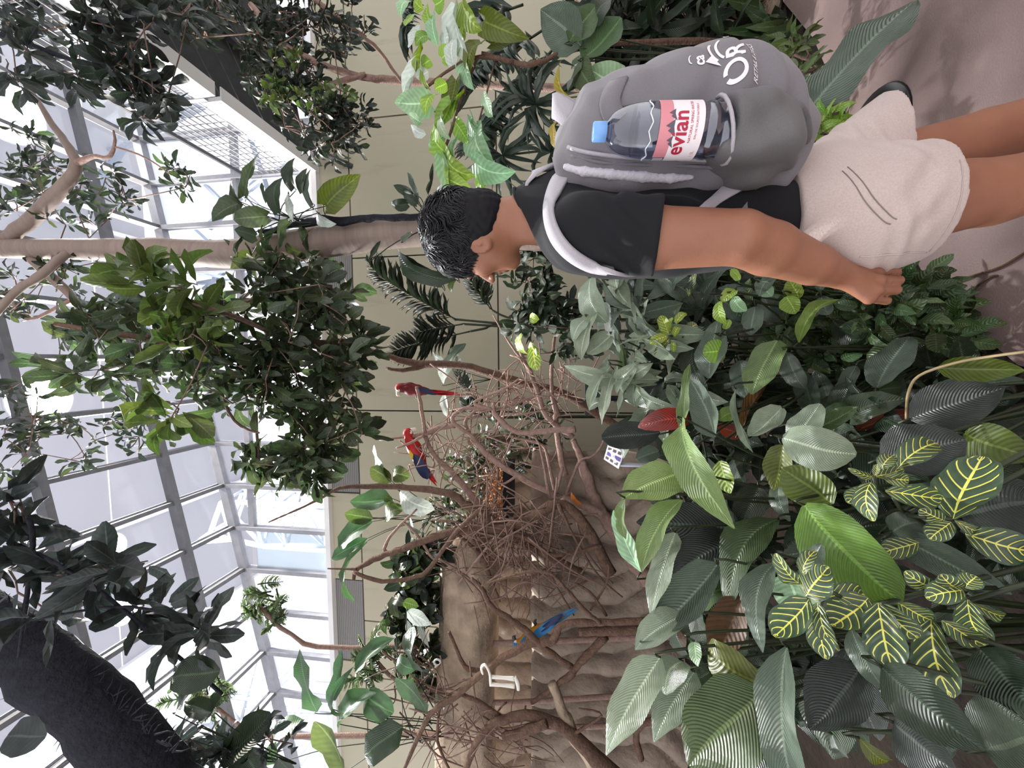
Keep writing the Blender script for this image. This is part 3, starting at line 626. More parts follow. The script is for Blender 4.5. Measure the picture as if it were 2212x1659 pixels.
fplant('peace_lily', 'peace lily with drooping twisted leaves beside the small sign', 'plant', gpt(-.1, 2.2), [
    (1322, 788, 1272, 884, 30, 'lance', PA), (1326, 798, 1300, 918, 32, 'lance', PA), (1350, 748, 1345, 840, 22, 'lance', PL), (1376, 812, 1371, 878, 28, 'ovate', PA), (1362, 766, 1374, 810, 12, 'lance', SI), (1425, 935, 1300, 945, 54, 'oblong', DS, -.1, -.1), (1490, 903, 1378, 922, 44, 'ovate', RE, -.2, -.2), (1604, 940, 1550, 922, 34, 'lance', RE, -.2, -.2), (1425, 975, 1374, 992, 34, 'ovate', GG), (1440, 800, 1400, 860, 40, 'ovate', DS, .1, .1), (1470, 840, 1425, 870, 34, 'round', GG), (1500, 800, 1460, 870, 60, 'lance', BR, .2, .2)], 1.80)
fplant('peace_lily', 'tall peace lily with a big blue-grey leaf in the centre of the bed', 'plant', gpt(.05, 1.85), [
    (1532, 818, 1552, 690, 72, 'lance', GG, 0, .05), (1545, 945, 1486, 812, 66, 'lance', GG, -.1, 0), (1478, 962, 1490, 786, 26, 'lance', PL, -.12, -.05), (1680, 735, 1624, 852, 70, 'ovate', PL, -.05, -.1), (1600, 778, 1616, 862, 54, 'ovate', GG), (1590, 840, 1627, 978, 16, 'lance', PA, -.15, -.2), (1690, 880, 1618, 942, 50, 'ovate', PA, -.15, -.18), (1592, 890, 1552, 908, 32, 'ovate', BG, -.1, -.1), (1567, 757, 1518, 762, 46, 'round', LI), (1632, 662, 1622, 724, 46, 'ovate', GG), (1560, 720, 1602, 700, 38, 'ovate', DG), (1700, 690, 1650, 640, 44, 'round', GG, .1, .1), (1600, 930, 1690, 800, 20, 'lance', BR), (1505, 730, 1530, 850, 50, 'lance', DG, .15, .1)], 1.55)
for lab, bl, sd_ in (('thick clump of pale pleated leaves rising below the black sleeve', [(1340, 640, 60, 60, 5), (1420, 640, 60, 50, 5), (1500, 640, 50, 50, 4)], 36), ('thick clump of pale pleated leaves between the small sign and the black sleeve', [(1360, 760, 70, 60, 6), (1430, 830, 60, 60, 5), (1340, 850, 40, 40, 3)], 37)):
    c0 = P(1500, bl[0][1], 2.0); t = thing('peace_lily', lab, 'plant', (c0.x, 2.05, -.02)); cs_ = crown(t, bl, (1.75, 2.1), (70, 120), 'lance', GG if sd_ == 36 else PA, 300, None, .40, .45, 4, sd_, False)
    for q in cs_: m_ = MB(); m_.tube([Vector((c0.x, 2.05, -.02)), (q + Vector((c0.x, 2.05, -.02))) / 2 + Vector((0, 0, .1)), q], [.006, .005, .004], 5); m_.build('stem', M_stem, t, True)
fplant('leafy_shrub', 'shrub with small lime-green young leaves below the forearm', 'plant', gpt(.3, 1.75), [
    (1726, 646, 1704, 604, 34, 'ovate', LI), (1698, 640, 1718, 678, 38, 'ovate', LI), (1590, 626, 1558, 652, 26, 'ovate', LI), (1598, 606, 1580, 580, 18, 'ovate', LI), (1585, 640, 1612, 672, 28, 'ovate', PAL), (1555, 650, 1568, 700, 24, 'oblong', LI), (1640, 610, 1668, 640, 30, 'ovate', PAL), (1670, 600, 1640, 640, 34, 'ovate', GG), (1745, 610, 1760, 570, 22, 'ovate', LI), (1770, 630, 1790, 600, 22, 'ovate', GG), (1775, 640, 1790, 680, 36, 'ovate', GG), (1566, 712, 1576, 690, 18, 'ovate', LI)], 1.50)
# yellow-veined plants
def yv(label, root, Yd, stemto, leaves):
    t = fplant('zebra_plant', label, 'plant', root, leaves, Yd, False)
    hub = None
    for (x0, y0), (x1, y1) in stemto:
        m_ = MB(); a_ = P(x0, y0, Yd); b_ = P(x1, y1, Yd + .05); m_.tube([a_, (a_ + b_) / 2 + Vector((0, 0, .015)), b_], [.004, .0045, .005], 6); m_.build('stem', M_stem, t, True)
    e_ = P(stemto[-1][1][0], stemto[-1][1][1], Yd + .05); m_ = MB(); m_.tube([e_, (e_ + Vector(root)) / 2 + Vector((.02, .02, 0)), Vector(root)], [.005, .006, .007], 6); m_.build('stem', M_stem, t, True)
yv('yellow-veined zebra plant rosette right of the huge green leaf', gpt(.0, 1.0), .98, [((1888, 1031), (1930, 1075)), ((1930, 1075), (1995, 1130))], [
    (1938, 1013, 2026, 958, 50, 'oblong', YV), (1888, 1030, 1952, 1013, 28, 'oblong', YV), (1886, 1030, 1832, 1011, 16, 'oblong', YV), (1890, 1028, 1895, 1003, 13, 'oblong', YV), (1905, 1014, 1930, 984, 30, 'oblong', YV), (1876, 1055, 1830, 1086, 34, 'oblong', YV), (1882, 1042, 1887, 1126, 42, 'oblong', YV, -.02, -.05), (1912, 1060, 2038, 1078, 44, 'oblong', YV), (1905, 1030, 1963, 1037, 30, 'oblong', YV), (1868, 1060, 1860, 1085, 30, 'ovate', GG, .02, .02)])
yv('yellow-veined zebra plant sprig with one tall upright leaf near the right edge of the bed', gpt(.08, .95), .95, [((2058, 1121), (2000, 1118)), ((2000, 1118), (1960, 1110))], [
    (2058, 1121, 2123, 986, 90, 'oblong', YV, 0, .05), (2085, 1153, 2235, 1192, 66, 'oblong', YV, 0, -.05), (2055, 1128, 2008, 1165, 40, 'oblong', YV), (2040, 1124, 1986, 1100, 34, 'oblong', YV), (2062, 1124, 2123, 1146, 24, 'oblong', YV), (1985, 1172, 1905, 1195, 40, 'oblong', YV, .08, .1)])
yv('yellow-veined zebra plant with broad striped leaves in front of the huge green leaf', gpt(-.3, .98), .93, [((1745, 1290), (1800, 1280)), ((1800, 1280), (1880, 1310))], [
    (1730, 1262, 1676, 1195, 36, 'oblong', YV), (1741, 1288, 1790, 1224, 64, 'ovate', YV, 0, -.02), (1735, 1243, 1762, 1190, 28, 'oblong', YV), (1750, 1230, 1775, 1175, 34, 'ovate', GG, .03, .04), (1748, 1294, 1672, 1375, 60, 'oblong', YV, 0, -.03), (1766, 1302, 1784, 1424, 50, 'oblong', YV, 0, -.04), (1772, 1310, 1812, 1406, 34, 'oblong', YV, 0, -.04), (1876, 1292, 1796, 1352, 70, 'oblong', YV, 0, -.03), (1782, 1290, 1868, 1285, 44, 'oblong', YV, .03, .03), (1839, 1357, 1915, 1494, 50, 'lance', GG, 0, -.06)])
yv('yellow-veined zebra plant with a long hanging striped leaf above the dark corner', gpt(-.22, .85), .88, [((2083, 1273), (2150, 1270)), ((2090, 1295), (2085, 1275)), ((2012, 1336), (2040, 1310))], [
    (1897, 1302, 1929, 1448, 72, 'oblong', YV, 0, -.05), (1902, 1302, 1984, 1378, 56, 'oblong', YV, 0, -.03), (1940, 1302, 2012, 1340, 44, 'oblong', YV), (2012, 1336, 2054, 1506, 68, 'oblong', YV, 0, -.05), (2090, 1295, 2132, 1376, 52, 'oblong', YV), (2035, 1340, 2130, 1394, 46, 'oblong', YV), (2095, 1300, 2170, 1330, 24, 'oblong', YV), (2080, 1275, 2000, 1292, 42, 'oblong', YV), (2070, 1268, 2032, 1240, 44, 'oblong', YV), (2010, 1262, 1954, 1234, 38, 'oblong', YV, .03, .03), (2085, 1270, 2110, 1245, 38, 'oblong', YV), (1930, 1400, 1945, 1440, 40, 'oblong', YV, .04, .04)])
yv('small yellow-green zebra plant rosette among the peace lilies', gpt(.22, 1.9), 1.66, [((1448, 725), (1475, 728)), ((1475, 728), (1500, 735))], [
    (1444, 722, 1427, 682, 26, 'oblong', YY), (1442, 726, 1404, 742, 22, 'oblong', YY), (1450, 718, 1452, 686, 12, 'oblong', YY), (1460, 702, 1482, 676, 18, 'oblong', YY), (1446, 732, 1416, 772, 18, 'oblong', YV), (1458, 728, 1468, 705, 18, 'oblong', YY), (1455, 734, 1456, 760, 14, 'oblong', YY), (1485, 712, 1505, 700, 24, 'oblong', YV), (1488, 640, 1502, 590, 18, 'oblong', YV)])
# low leafy ground cover filling the bed between the tall plants
gc = [('bushy ground cover under the hand at the edge of the path', [(1960, 640, 90, 60, 22), (2020, 700, 60, 45, 16), (1900, 700, 60, 40, 10)], (1.42, 1.62), (34, 62), 31, 'small ground leaf'),
      ('small-leaved ground cover in the dark gap below the forearm', [(1780, 720, 110, 70, 16), (1840, 800, 80, 60, 12), (1700, 640, 90, 50, 10)], (1.6, 1.9), (30, 56), 32, 'small ground leaf'),
      ('low dark leaves behind the zebra plant rosettes', [(1830, 960, 110, 90, 9), (1800, 1180, 90, 70, 6), (2100, 1200, 70, 90, 7), (2020, 880, 60, 60, 6)], (1.3, 1.5), (60, 110), 33, 'dark green leaf'),
      ('low dark foliage behind the peace lilies in the middle of the bed', [(1480, 800, 120, 120, 14), (1600, 900, 110, 120, 12), (1560, 1080, 90, 90, 8), (1560, 640, 130, 60, 12)], (2.0, 2.5), (50, 90), 34, 'dark green leaf'),
      ('low dark foliage at the left rear of the bed', [(1560, 1250, 110, 90, 8), (1580, 1450, 80, 110, 6), (1740, 1420, 90, 120, 7)], (1.35, 1.6), (70, 120), 35, 'dark green leaf')]
for lab, bl, yr, lp, sd, ky in gc:
    c0 = P(bl[0][0], bl[0][1], sum(yr) / 2); t = thing('ground_cover', lab, 'plant', (c0.x, c0.y, -.02))
    crown(t, bl, yr, lp, 'ovate', ky, 300, 'loose dark leaves', .5, .25, 6, sd, True, 1.0, M_stem)
# ================================================================== SDF MODELLING (bodies, cloth, birds)
class Sdf:
    def __init__(s, lo, hi, h):
        s.lo = np.array(lo, float); s.h = h; s.n = (np.ceil((np.array(hi) - s.lo) / h)).astype(int) + 1; s.d = np.full(s.n, .2, np.float32)
    def box(s, lo, hi):
        i0 = np.clip(((np.array(lo) - s.lo) / s.h).astype(int), 0, s.n - 1); i1 = np.clip(((np.array(hi) - s.lo) / s.h).astype(int) + 2, 1, s.n)
        X, Y, Z = np.meshgrid(*[(s.lo[k] + s.h * np.arange(i0[k], i1[k])).astype(np.float32) for k in range(3)], indexing='ij', sparse=True)
        return tuple(slice(i0[k], i1[k]) for k in range(3)), X, Y, Z
    def smin(s, sl, e, k):
        a = s.d[sl]
        if k <= 0: s.d[sl] = np.minimum(a, e); return
        hh = np.maximum(k - np.abs(a - e), 0) / k; s.d[sl] = np.minimum(a, e) - hh * hh * k * .25
    def smax(s, sl, e, k):
        a = s.d[sl]
        hh = np.maximum(k - np.abs(a - e), 0) / k if k > 0 else 0; s.d[sl] = np.maximum(a, e) + (hh * hh * k * .25 if k > 0 else 0)
    def cone(s, p, q, r1, r2, k=.02, sub=False, flat=None):
        p = np.array(p, float); q = np.array(q, float); m = max(r1, r2) + max(k, .01) + 2 * s.h
        sl, X, Y, Z = s.box(np.minimum(p, q) - m, np.maximum(p, q) + m); d = q - p; L2 = max(d @ d, 1e-9)
        t = np.clip(((X - p[0]) * d[0] + (Y - p[1]) * d[1] + (Z - p[2]) * d[2]) / L2, 0, 1)
        e = np.sqrt((X - p[0] - t * d[0]) ** 2 + (Y - p[1] - t * d[1]) ** 2 + (Z - p[2] - t * d[2]) ** 2) - (r1 + (r2 - r1) * t)
        (s.smax(sl, -e, k) if sub else s.smin(sl, e, k)); return s
    def chain(s, pts, rs, k=.02):
        for i in range(len(pts) - 1): s.cone(pts[i], pts[i + 1], rs[i], rs[i + 1], k)
        return s
    def ell(s, c, r, ax=None, k=.02, sub=False):
        c = np.array(c, float); r = np.array(r, float); A = np.eye(3) if ax is None else np.array(ax, float); m = r.max() + max(k, .01) + 2 * s.h
        sl, X, Y, Z = s.box(c - m, c + m); X = X - c[0]; Y = Y - c[1]; Z = Z - c[2]
        U = [(X * A[i, 0] + Y * A[i, 1] + Z * A[i, 2]) / r[i] for i in range(3)]
        k0 = np.sqrt(U[0] ** 2 + U[1] ** 2 + U[2] ** 2) + 1e-6; k1 = np.sqrt((U[0] / r[0]) ** 2 + (U[1] / r[1]) ** 2 + (U[2] / r[2]) ** 2) + 1e-6
        e = k0 * (k0 - 1) / k1
        (s.smax(sl, -e, k) if sub else s.smin(sl, e, k)); return s
    def plane(s, p, nrm, k=.0, lo=None, hi=None):
        "keep the side below the plane (optionally only inside a box)"
        p = np.array(p, float); nrm = np.array(nrm, float); nrm = nrm / np.linalg.norm(nrm)
        sl, X, Y, Z = s.box(s.lo if lo is None else lo, s.lo + s.n * s.h if hi is None else hi)
        s.smax(sl, (X - p[0]) * nrm[0] + (Y - p[1]) * nrm[1] + (Z - p[2]) * nrm[2] + np.zeros(np.broadcast(X, Y, Z).shape, np.float32), k); return s
    def disp(s, fn):
        sl, X, Y, Z = s.box(s.lo, s.lo + s.n * s.h); s.d += fn(X, Y, Z).astype(np.float32); return s
    def mesh(s):
        "surface nets"
        d = s.d; d[0] = d[-1] = .05; d[:, 0] = d[:, -1] = .05; d[:, :, 0] = d[:, :, -1] = .05
        sg = d < 0; cs = sg[:-1, :-1, :-1].astype(np.int8).copy(); nb = [(i, j, k) for i in (0, 1) for j in (0, 1) for k in (0, 1)]; cs[:] = 0
        nx, ny, nz = np.array(d.shape) - 1
        for i, j, k in nb: cs += sg[i:nx + i, j:ny + j, k:nz + k]
        act = np.argwhere((cs > 0) & (cs < 8)); idx = np.full(cs.shape, -1, np.int32); idx[tuple(act.T)] = np.arange(len(act))
        val = {o: d[act[:, 0] + o[0], act[:, 1] + o[1], act[:, 2] + o[2]] for o in nb}; pos = np.zeros((len(act), 3)); cnt = np.zeros(len(act))
        for a in nb:
            for ax in range(3):
                if a[ax]: continue
                b = list(a); b[ax] = 1; b = tuple(b); va, vb = val[a], val[b]; cr = (va < 0) != (vb < 0); t = np.where(cr, va / np.where(cr, va - vb, 1), 0)
                q = np.array(a, float)[None] + np.eye(3)[ax][None] * t[:, None]; pos[cr] += q[cr]; cnt[cr] += 1
        V = s.lo + (act + pos / cnt[:, None]) * s.h; Fs = []
        for ax in range(3):
            u, v = (ax + 1) % 3, (ax + 2) % 3; A = [slice(None)] * 3; B = [slice(None)] * 3; A[ax] = slice(0, -1); B[ax] = slice(1, None)
            e = np.argwhere(sg[tuple(A)] != sg[tuple(B)]); e = e[(e[:, u] > 0) & (e[:, v] > 0) & (e[:, u] < d.shape[u] - 1) & (e[:, v] < d.shape[v] - 1)]
            du = np.eye(3, dtype=int)[u]; dv = np.eye(3, dtype=int)[v]; g_ = lambda q: idx[q[:, 0], q[:, 1], q[:, 2]]
            quad = np.stack([g_(e - du - dv), g_(e - dv), g_(e), g_(e - du)], 1); fl = sg[tuple(e.T)]; quad[~fl] = quad[~fl][:, ::-1]; Fs.append(quad)
        return V, np.concatenate(Fs)
    def obj(s, name, mat, parent, M=None, smooth_it=2, kind=None):
        V, Fc = s.mesh(); Fc = Fc[(Fc >= 0).all(1)]
        if smooth_it:                                     # light taubin-like relax removes grid stairs
            E_ = np.concatenate([Fc[:, [0, 1]], Fc[:, [1, 2]], Fc[:, [2, 3]], Fc[:, [3, 0]]])
            for it in range(smooth_it):
                for lam in (.5, -.45):
                    acc = np.zeros_like(V); ct = np.zeros(len(V)); np.add.at(acc, E_[:, 0], V[E_[:, 1]]); np.add.at(ct, E_[:, 0], 1); V = V + lam * (acc / np.maximum(ct, 1)[:, None] - V)
        if M is not None: A = np.array(M); V = V @ A[:3, :3].T + A[:3, 3]
        me = bpy.data.meshes.new(name); me.vertices.add(len(V)); me.vertices.foreach_set('co', V.astype(np.float32).ravel()); me.loops.add(Fc.size); me.loops.foreach_set('vertex_index', Fc.astype(np.int32).ravel())
        me.polygons.add(len(Fc)); me.polygons.foreach_set('loop_start', (np.arange(len(Fc)) * 4).astype(np.int32)); me.polygons.foreach_set('use_smooth', np.ones(len(Fc), dtype=bool)); me.update(calc_edges=True)
        if mat: me.materials.append(mat)
        o = bpy.data.objects.new(name, me); link(o); child(o, parent)
        if kind: o['kind'] = kind
        return o

# ================================================================== PERSON
aM = math.radians(30)
mF = Vector((-math.cos(aM), math.sin(aM), 0)); mL = Vector((-math.sin(aM), -math.cos(aM), 0)); NB = P(1170, 495, 1.0)
MM = Matrix(((mF.x, mL.x, 0, NB.x), (mF.y, mL.y, 0, NB.y), (0, 0, 1, NB.z), (0, 0, 0, 1))); MI = MM.inverted()
def pm(x, y, Y): return np.array(MI @ P(x, y, Y))          # picture point -> person frame (forward, left, up)
def mat_skin():
    m, nt, out = nodes('tanned skin'); b = N(nt, 'BsdfPrincipled'); L(nt, b.outputs[0], out.inputs[0]); b.inputs['Roughness'].default_value = .48; b.inputs['Specular IOR Level'].default_value = .4
    tc = N(nt, 'TexCoord'); n1 = N(nt, 'TexNoise'); n1.inputs['Scale'].default_value = 14; n1.inputs['Detail'].default_value = 5; L(nt, tc.outputs['Object'], n1.inputs[0])
    L(nt, mixc(nt, n1.outputs[0], sRGB(160, 110, 86), sRGB(130, 84, 64)), b.inputs['Base Color'])
    b.inputs['Subsurface Weight'].default_value = .12; b.inputs['Subsurface Radius'].default_value = (.01, .004, .002)
    n2 = N(nt, 'TexNoise'); n2.inputs['Scale'].default_value = 220; L(nt, tc.outputs['Object'], n2.inputs[0]); bp = N(nt, 'Bump'); bp.inputs['Strength'].default_value = .12; bp.inputs['Distance'].default_value = .003; L(nt, n2.outputs[0], bp.inputs['Height']); L(nt, bp.outputs[0], b.inputs['Normal']); return m
def mat_cloth(name, c, c2, scale=420, bump=.25, rough=.9, sheen=.2, blot=5):
    m, nt, out = nodes(name); b = N(nt, 'BsdfPrincipled'); L(nt, b.outputs[0], out.inputs[0]); b.inputs['Roughness'].default_value = rough; b.inputs['Sheen Weight'].default_value = sheen; b.inputs['Specular IOR Level'].default_value = .25
    tc = N(nt, 'TexCoord'); n1 = N(nt, 'TexNoise'); n1.inputs['Scale'].default_value = scale; n1.inputs['Detail'].default_value = 2; L(nt, tc.outputs['Object'], n1.inputs[0])
    n2 = N(nt, 'TexNoise'); n2.inputs['Scale'].default_value = blot; n2.inputs['Detail'].default_value = 4; L(nt, tc.outputs['Object'], n2.inputs[0])
    f = math_(nt, 'MULTIPLY_ADD', n1.outputs[0], .7, math_(nt, 'MULTIPLY_ADD', n2.outputs[0], .6, -.15)); cl = N(nt, 'Clamp'); L(nt, f, cl.inputs[0]); L(nt, mixc(nt, cl.outputs[0], c, c2), b.inputs['Base Color'])
    bp = N(nt, 'Bump'); bp.inputs['Strength'].default_value = bump; bp.inputs['Distance'].default_value = .002; L(nt, n1.outputs[0], bp.inputs['Height']); L(nt, bp.outputs[0], b.inputs['Normal']); return m
M_skin = mat_skin()
M_shirt = mat_cloth('black jersey', (.0065, .0065, .008), (.012, .012, .0145), 600, .2, .85, .04)
M_short = mat_cloth('oatmeal marl cotton', sRGB(206, 190, 184), sRGB(168, 150, 144), 300, .3)
M_bag = mat_cloth('grey polyester', sRGB(128, 124, 128), sRGB(106, 102, 106), 500, .25, .7, .2)
M_bagd = mat_cloth('dark grey mesh', sRGB(112, 109, 110), sRGB(90, 88, 88), 500, .4, .75, .1)
M_bagl = mat_cloth('light grey webbing', sRGB(184, 178, 184), sRGB(160, 154, 160), 420, .4, .75, .2)
M_pad = mat_cloth('pale air mesh', sRGB(214, 208, 214), sRGB(186, 180, 188), 260, .5, .8, .2)
M_hair = mat_plain('black hair', (.010, .009, .011), .46, 0, .45)
person = thing('person', 'person in black t-shirt and oatmeal shorts reaching down to the plants', 'person', MM @ Vector((-.05, 0, -1.43)))
HY = math.radians(11); fh = np.array([math.cos(HY) * .996, -math.sin(HY) * .996, -.06]); fh /= np.linalg.norm(fh); lh = np.array([math.sin(HY), math.cos(HY), 0]); uh = np.cross(fh, lh); uh /= np.linalg.norm(uh)
if uh[2] < 0: uh = -uh
HC = np.array([.004, .020, .172]); AX = np.array([fh, lh, uh])
def hp(f, l, u): return HC + fh * f + lh * l + uh * u
SL = np.array([-.012, .183, -.105]); EL = np.array([.0, .237, -.386]); WL = pm(1812, 592, .90)
KL = pm(2145, 413, .94); KR = pm(2125, 300, 1.06); HL = np.array([-.01, .085, -.66]); HR = np.array([-.02, -.085, -.66])
def mir(p): return np.array([p[0], -p[1], p[2]])
body = Sdf((-.30, -.36, -1.44), (.30, .36, .33), .0048)
# head and face
body.ell(hp(-.004, 0, .022), (.096, .077, .092), AX, .01).ell(hp(.036, 0, -.036), (.058, .057, .070), AX, .04)
body.cone(hp(.0, .052, -.046), hp(.070, .012, -.086), .019, .015, .03).cone(hp(.0, -.052, -.046), hp(.070, -.012, -.086), .019, .015, .03).ell(hp(.081, 0, -.088), (.014, .018, .013), AX, .02)
body.cone(hp(.088, -.034, .028), hp(.088, .034, .028), .0105, .0105, .02).ell(hp(.064, .041, -.016), (.023, .021, .020), AX, .022).ell(hp(.064, -.041, -.016), (.023, .021, .020), AX, .022)
body.ell(hp(.099, .032, .008), (.010, .016, .009), AX, .010, True).ell(hp(.099, -.032, .008), (.010, .016, .009), AX, .010, True)
body.cone(hp(.094, 0, .016), hp(.1235, 0, -.022), .0075, .0105, .012).ell(hp(.110, .0115, -.027), (.009, .008, .007), AX, .007).ell(hp(.110, -.0115, -.027), (.009, .008, .007), AX, .007)
body.ell(hp(.098, 0, -.0505), (.0095, .022, .0065), AX, .006).ell(hp(.095, 0, -.0635), (.0095, .020, .0072), AX, .006)
for sg in (1, -1):
    AE = np.array([fh * .97 + lh * .2 * sg, lh * sg - fh * .2, uh]); c_ = hp(-.002, .076 * sg, -.030)
    body.ell(c_, (.0185, .0095, .030), AE, .006).ell(c_ + lh * sg * .0095 + fh * .002 + uh * .002, (.0105, .0065, .019), AE, .004, True).ell(c_ + lh * sg * .007 - fh * .004, (.005, .004, .008), AE, .004)
# neck, torso, arms, legs
body.cone((-.03, 0, -.02), hp(-.026, 0, -.055), .058, .055, .03).cone((-.02, .0, -.08), (-.03, .0, .0), .085, .057, .04)
body.ell((.0, 0, -.22), (.105, .16, .20), None, .05).ell((-.005, 0, -.45), (.10, .145, .22), None, .05).ell((-.015, 0, -.64), (.105, .15, .12), None, .05)
body.cone((-.01, .10, -.075), SL, .06, .056, .04).cone((-.01, -.10, -.075), mir(SL), .06, .056, .04)
hand = dict(K=[pm(1893, 586, .922), pm(1897, 606, .906), pm(1892, 627, .90), pm(1877, 645, .903)], Q=[pm(1934, 586, .955), pm(1941, 606, .94), pm(1936, 627, .935), pm(1915, 650, .935)],
            D=[pm(1936, 590, .985), pm(1938, 608, .972), pm(1930, 626, .965), pm(1906, 646, .962)], T=[pm(1912, 594, .995), pm(1914, 608, .985), pm(1908, 622, .978), pm(1890, 640, .972)],
            TH=[pm(1838, 584, .925), pm(1878, 578, .955), pm(1912, 582, .978), pm(1932, 590, .992)])
for side in (1, -1):
    g_ = (lambda p: p) if side == 1 else mir
    up1 = SL + (EL - SL) * .45 + np.array([.004, .004, 0]); fo = EL + (WL - EL) * .28
    body.chain([g_(SL), g_(up1), g_(EL), g_(fo), g_(EL + (WL - EL) * .72), g_(WL)], [.062, .061, .050, .0505, .0395, .0285], .007)
    for i in range(4):
        r0 = (.0105, .0105, .0100, .0090)[i]
        body.cone(g_(WL), g_(hand['K'][i]), .0205, .0112, .010).ell(g_(hand['K'][i]), (r0 * 1.22,) * 3, None, .005)
        body.chain([g_(hand[q][i]) for q in 'KQDT'], [r0, r0 * .93, r0 * .86, r0 * .74], .004)
    body.chain([g_(p) for p in hand['TH']], [.016, .013, .0105, .0085], .008)
    HH, KK = (HL, KL) if side == 1 else (HR, KR); AN = np.array([KK[0] - .035, KK[1], -1.35])
    body.chain([HH, (HH + KK) / 2, KK, KK * .72 + AN * .28 + np.array([-.012, 0, 0]), KK * .3 + AN * .7, AN], [.092, .078, .062, .060, .046, .037], .008)
    body.ell(KK + np.array([.024, 0, .0]), (.035, .038, .045), None, .03).cone(AN, AN + np.array([.13, 0, -.05]), .034, .026, .03)
body.obj('body', M_skin, person, MM, 2)
# eyes
for sg in (1, -1):
    m_ = MB(); c_ = MM @ Vector(hp(.086, .032 * sg, .008)); m_.lathe(Matrix.Translation(c_), [(.0115 * math.sin(math.pi * k / 8), .0115 * math.cos(math.pi * k / 8)) for k in range(9)], 12); m_.build('eye', mat_plain('dark eye', (.05, .04, .035), .15), person, True)
# shoes
for KK in (KL, KR):
    s_ = Sdf((KK[0] - .14, KK[1] - .08, -1.44), (KK[0] + .22, KK[1] + .08, -1.30), .006); b_ = np.array([KK[0] - .035, KK[1], -1.38])
    s_.cone(b_ + np.array([-.03, 0, 0]), b_ + np.array([.15, 0, -.015]), .046, .044, .01).cone(b_, b_ + np.array([0, 0, .05]), .045, .042, .02).plane((0, 0, -1.428), (0, 0, -1)); s_.obj('shoe', mat_plain('white shoe', (.6, .6, .6), .6), person, MM, 1)
# t-shirt
sh = Sdf((-.20, -.34, -.64), (.20, .34, .06), .0042)
sh.ell((.008, 0, -.20), (.118, .178, .215), None, .05).ell((.0, 0, -.43), (.113, .158, .23), None, .08)
for sg in (1, -1):
    S_ = np.array([SL[0], SL[1] * sg, SL[2]]); E_2 = np.array([EL[0], EL[1] * sg, EL[2]])
    sh.cone((-.018, .05 * sg, -.045), S_ + np.array([0, -.02 * sg, .01]), .068, .066, .05).cone(S_, S_ + (E_2 - S_) * .62, .072, .079, .05)
    nn = (E_2 - S_); sh.plane(S_ + nn * .50, nn, .004, (-.2, min(.165 * sg, .34 * sg), -.40), (.2, max(.165 * sg, .34 * sg), -.18))
sh.cone((-.03, 0, -.07), (-.034, 0, .06), .115, .066, .05)
sh.plane((-.07, 0, .050), (.476, 0, .88), .004, (-.2, -.12, -.06), (.2, .12, .06)); sh.cone((-.033, .0, -.05), (-.026, .005, .12), .0615, .0615, .006, True)
sh.plane((0, 0, -.60), (0, 0, -1), .004)
def folds_shirt(X, Y, Z):
    arm = np.clip((Y - .14) / .05, 0, 1) * np.clip((Z + .33) / .06, 0, 1) * np.clip((-.10 - Z) / .06, 0, 1)
    q = Z * .75 + X * .9; w1 = np.sin(q * 120 + 3 * np.sin(Y * 18)) * .0050 * arm * np.clip((Z + .235) / .04, .1, 1)
    tor = np.clip((.15 - np.abs(Y)) / .06, 0, 1) * np.clip((-.22 - Z) / .1, 0, 1)
    w2 = (np.sin((Z * .8 - X * 1.1) * 62 + 4 * np.sin(Y * 11 + Z * 9)) * .0045) * tor
    return w1 + w2 + .0012 * np.sin(X * 60 + Z * 35) * np.sin(Y * 50)
sh.disp(folds_shirt); shirt = sh.obj('t_shirt', M_shirt, person, MM, 2)
def mtube(name, pts, r, mat, parent, n=6, sub=4, M=None):
    c = catmull([tuple((M or MM) @ Vector(p)) for p in pts], sub); m_ = MB(); m_.tube([q[:3] for q in c], r, n); return m_.build(name, mat, parent, True)
nn = (EL - SL) / np.linalg.norm(EL - SL); o1 = np.cross(nn, [0, 0, 1]); o1 /= np.linalg.norm(o1); o2 = np.cross(nn, o1); ce = SL + (EL - SL) * .49
mtube('sleeve_hem', [ce + (o1 * math.cos(k * math.pi / 8) + o2 * math.sin(k * math.pi / 8)) * .0725 for k in range(17)], .0032, M_shirt, shirt)
mtube('collar', [np.array([-.031 + .066 * math.cos(k * math.pi / 8), .064 * math.sin(k * math.pi / 8), .029 - .541 * .066 * math.cos(k * math.pi / 8)]) for k in range(17)], .0045, M_shirt, shirt)
# shorts
so = Sdf((-.24, -.32, -1.16), (.22, .22, -.50), .0045)
HEML = pm(1988, 430, .925); HEMR = pm(1900, 318, 1.06)
so.ell((-.008, 0, -.64), (.132, .176, .20), None, .02); so.plane((0, 0, -.80), (0, 0, -1), .05)
for (h0_, h1_, r0_, r1_, ex, nv_) in ((HL + np.array([.012, 0, -.02]), HEML, .112, .104, 1, (-.10, -.03, -1.0)), (HR, HEMR, .108, .096, 0, (-.05, -.05, -1))):
    s2 = Sdf((-.24, -.32, -1.16), (.22, .22, -.50), .0045); s2.cone(h0_, h1_ + (h1_ - h0_) * .6, r0_, r1_, .02)
    if ex: s2.cone(h0_ + np.array([.05, -.02, -.04]), h1_ + (h1_ - h0_) * .6 + np.array([.032, 0, 0]), .07, .080, .05)
    s2.plane(h1_, nv_, .002); kk_ = .05; hh_ = np.maximum(kk_ - np.abs(so.d - s2.d), 0) / kk_; so.d = np.minimum(so.d, s2.d) - hh_ * hh_ * kk_ * .25
so.plane((0, 0, -.535), (.10, 0, 1), .004)
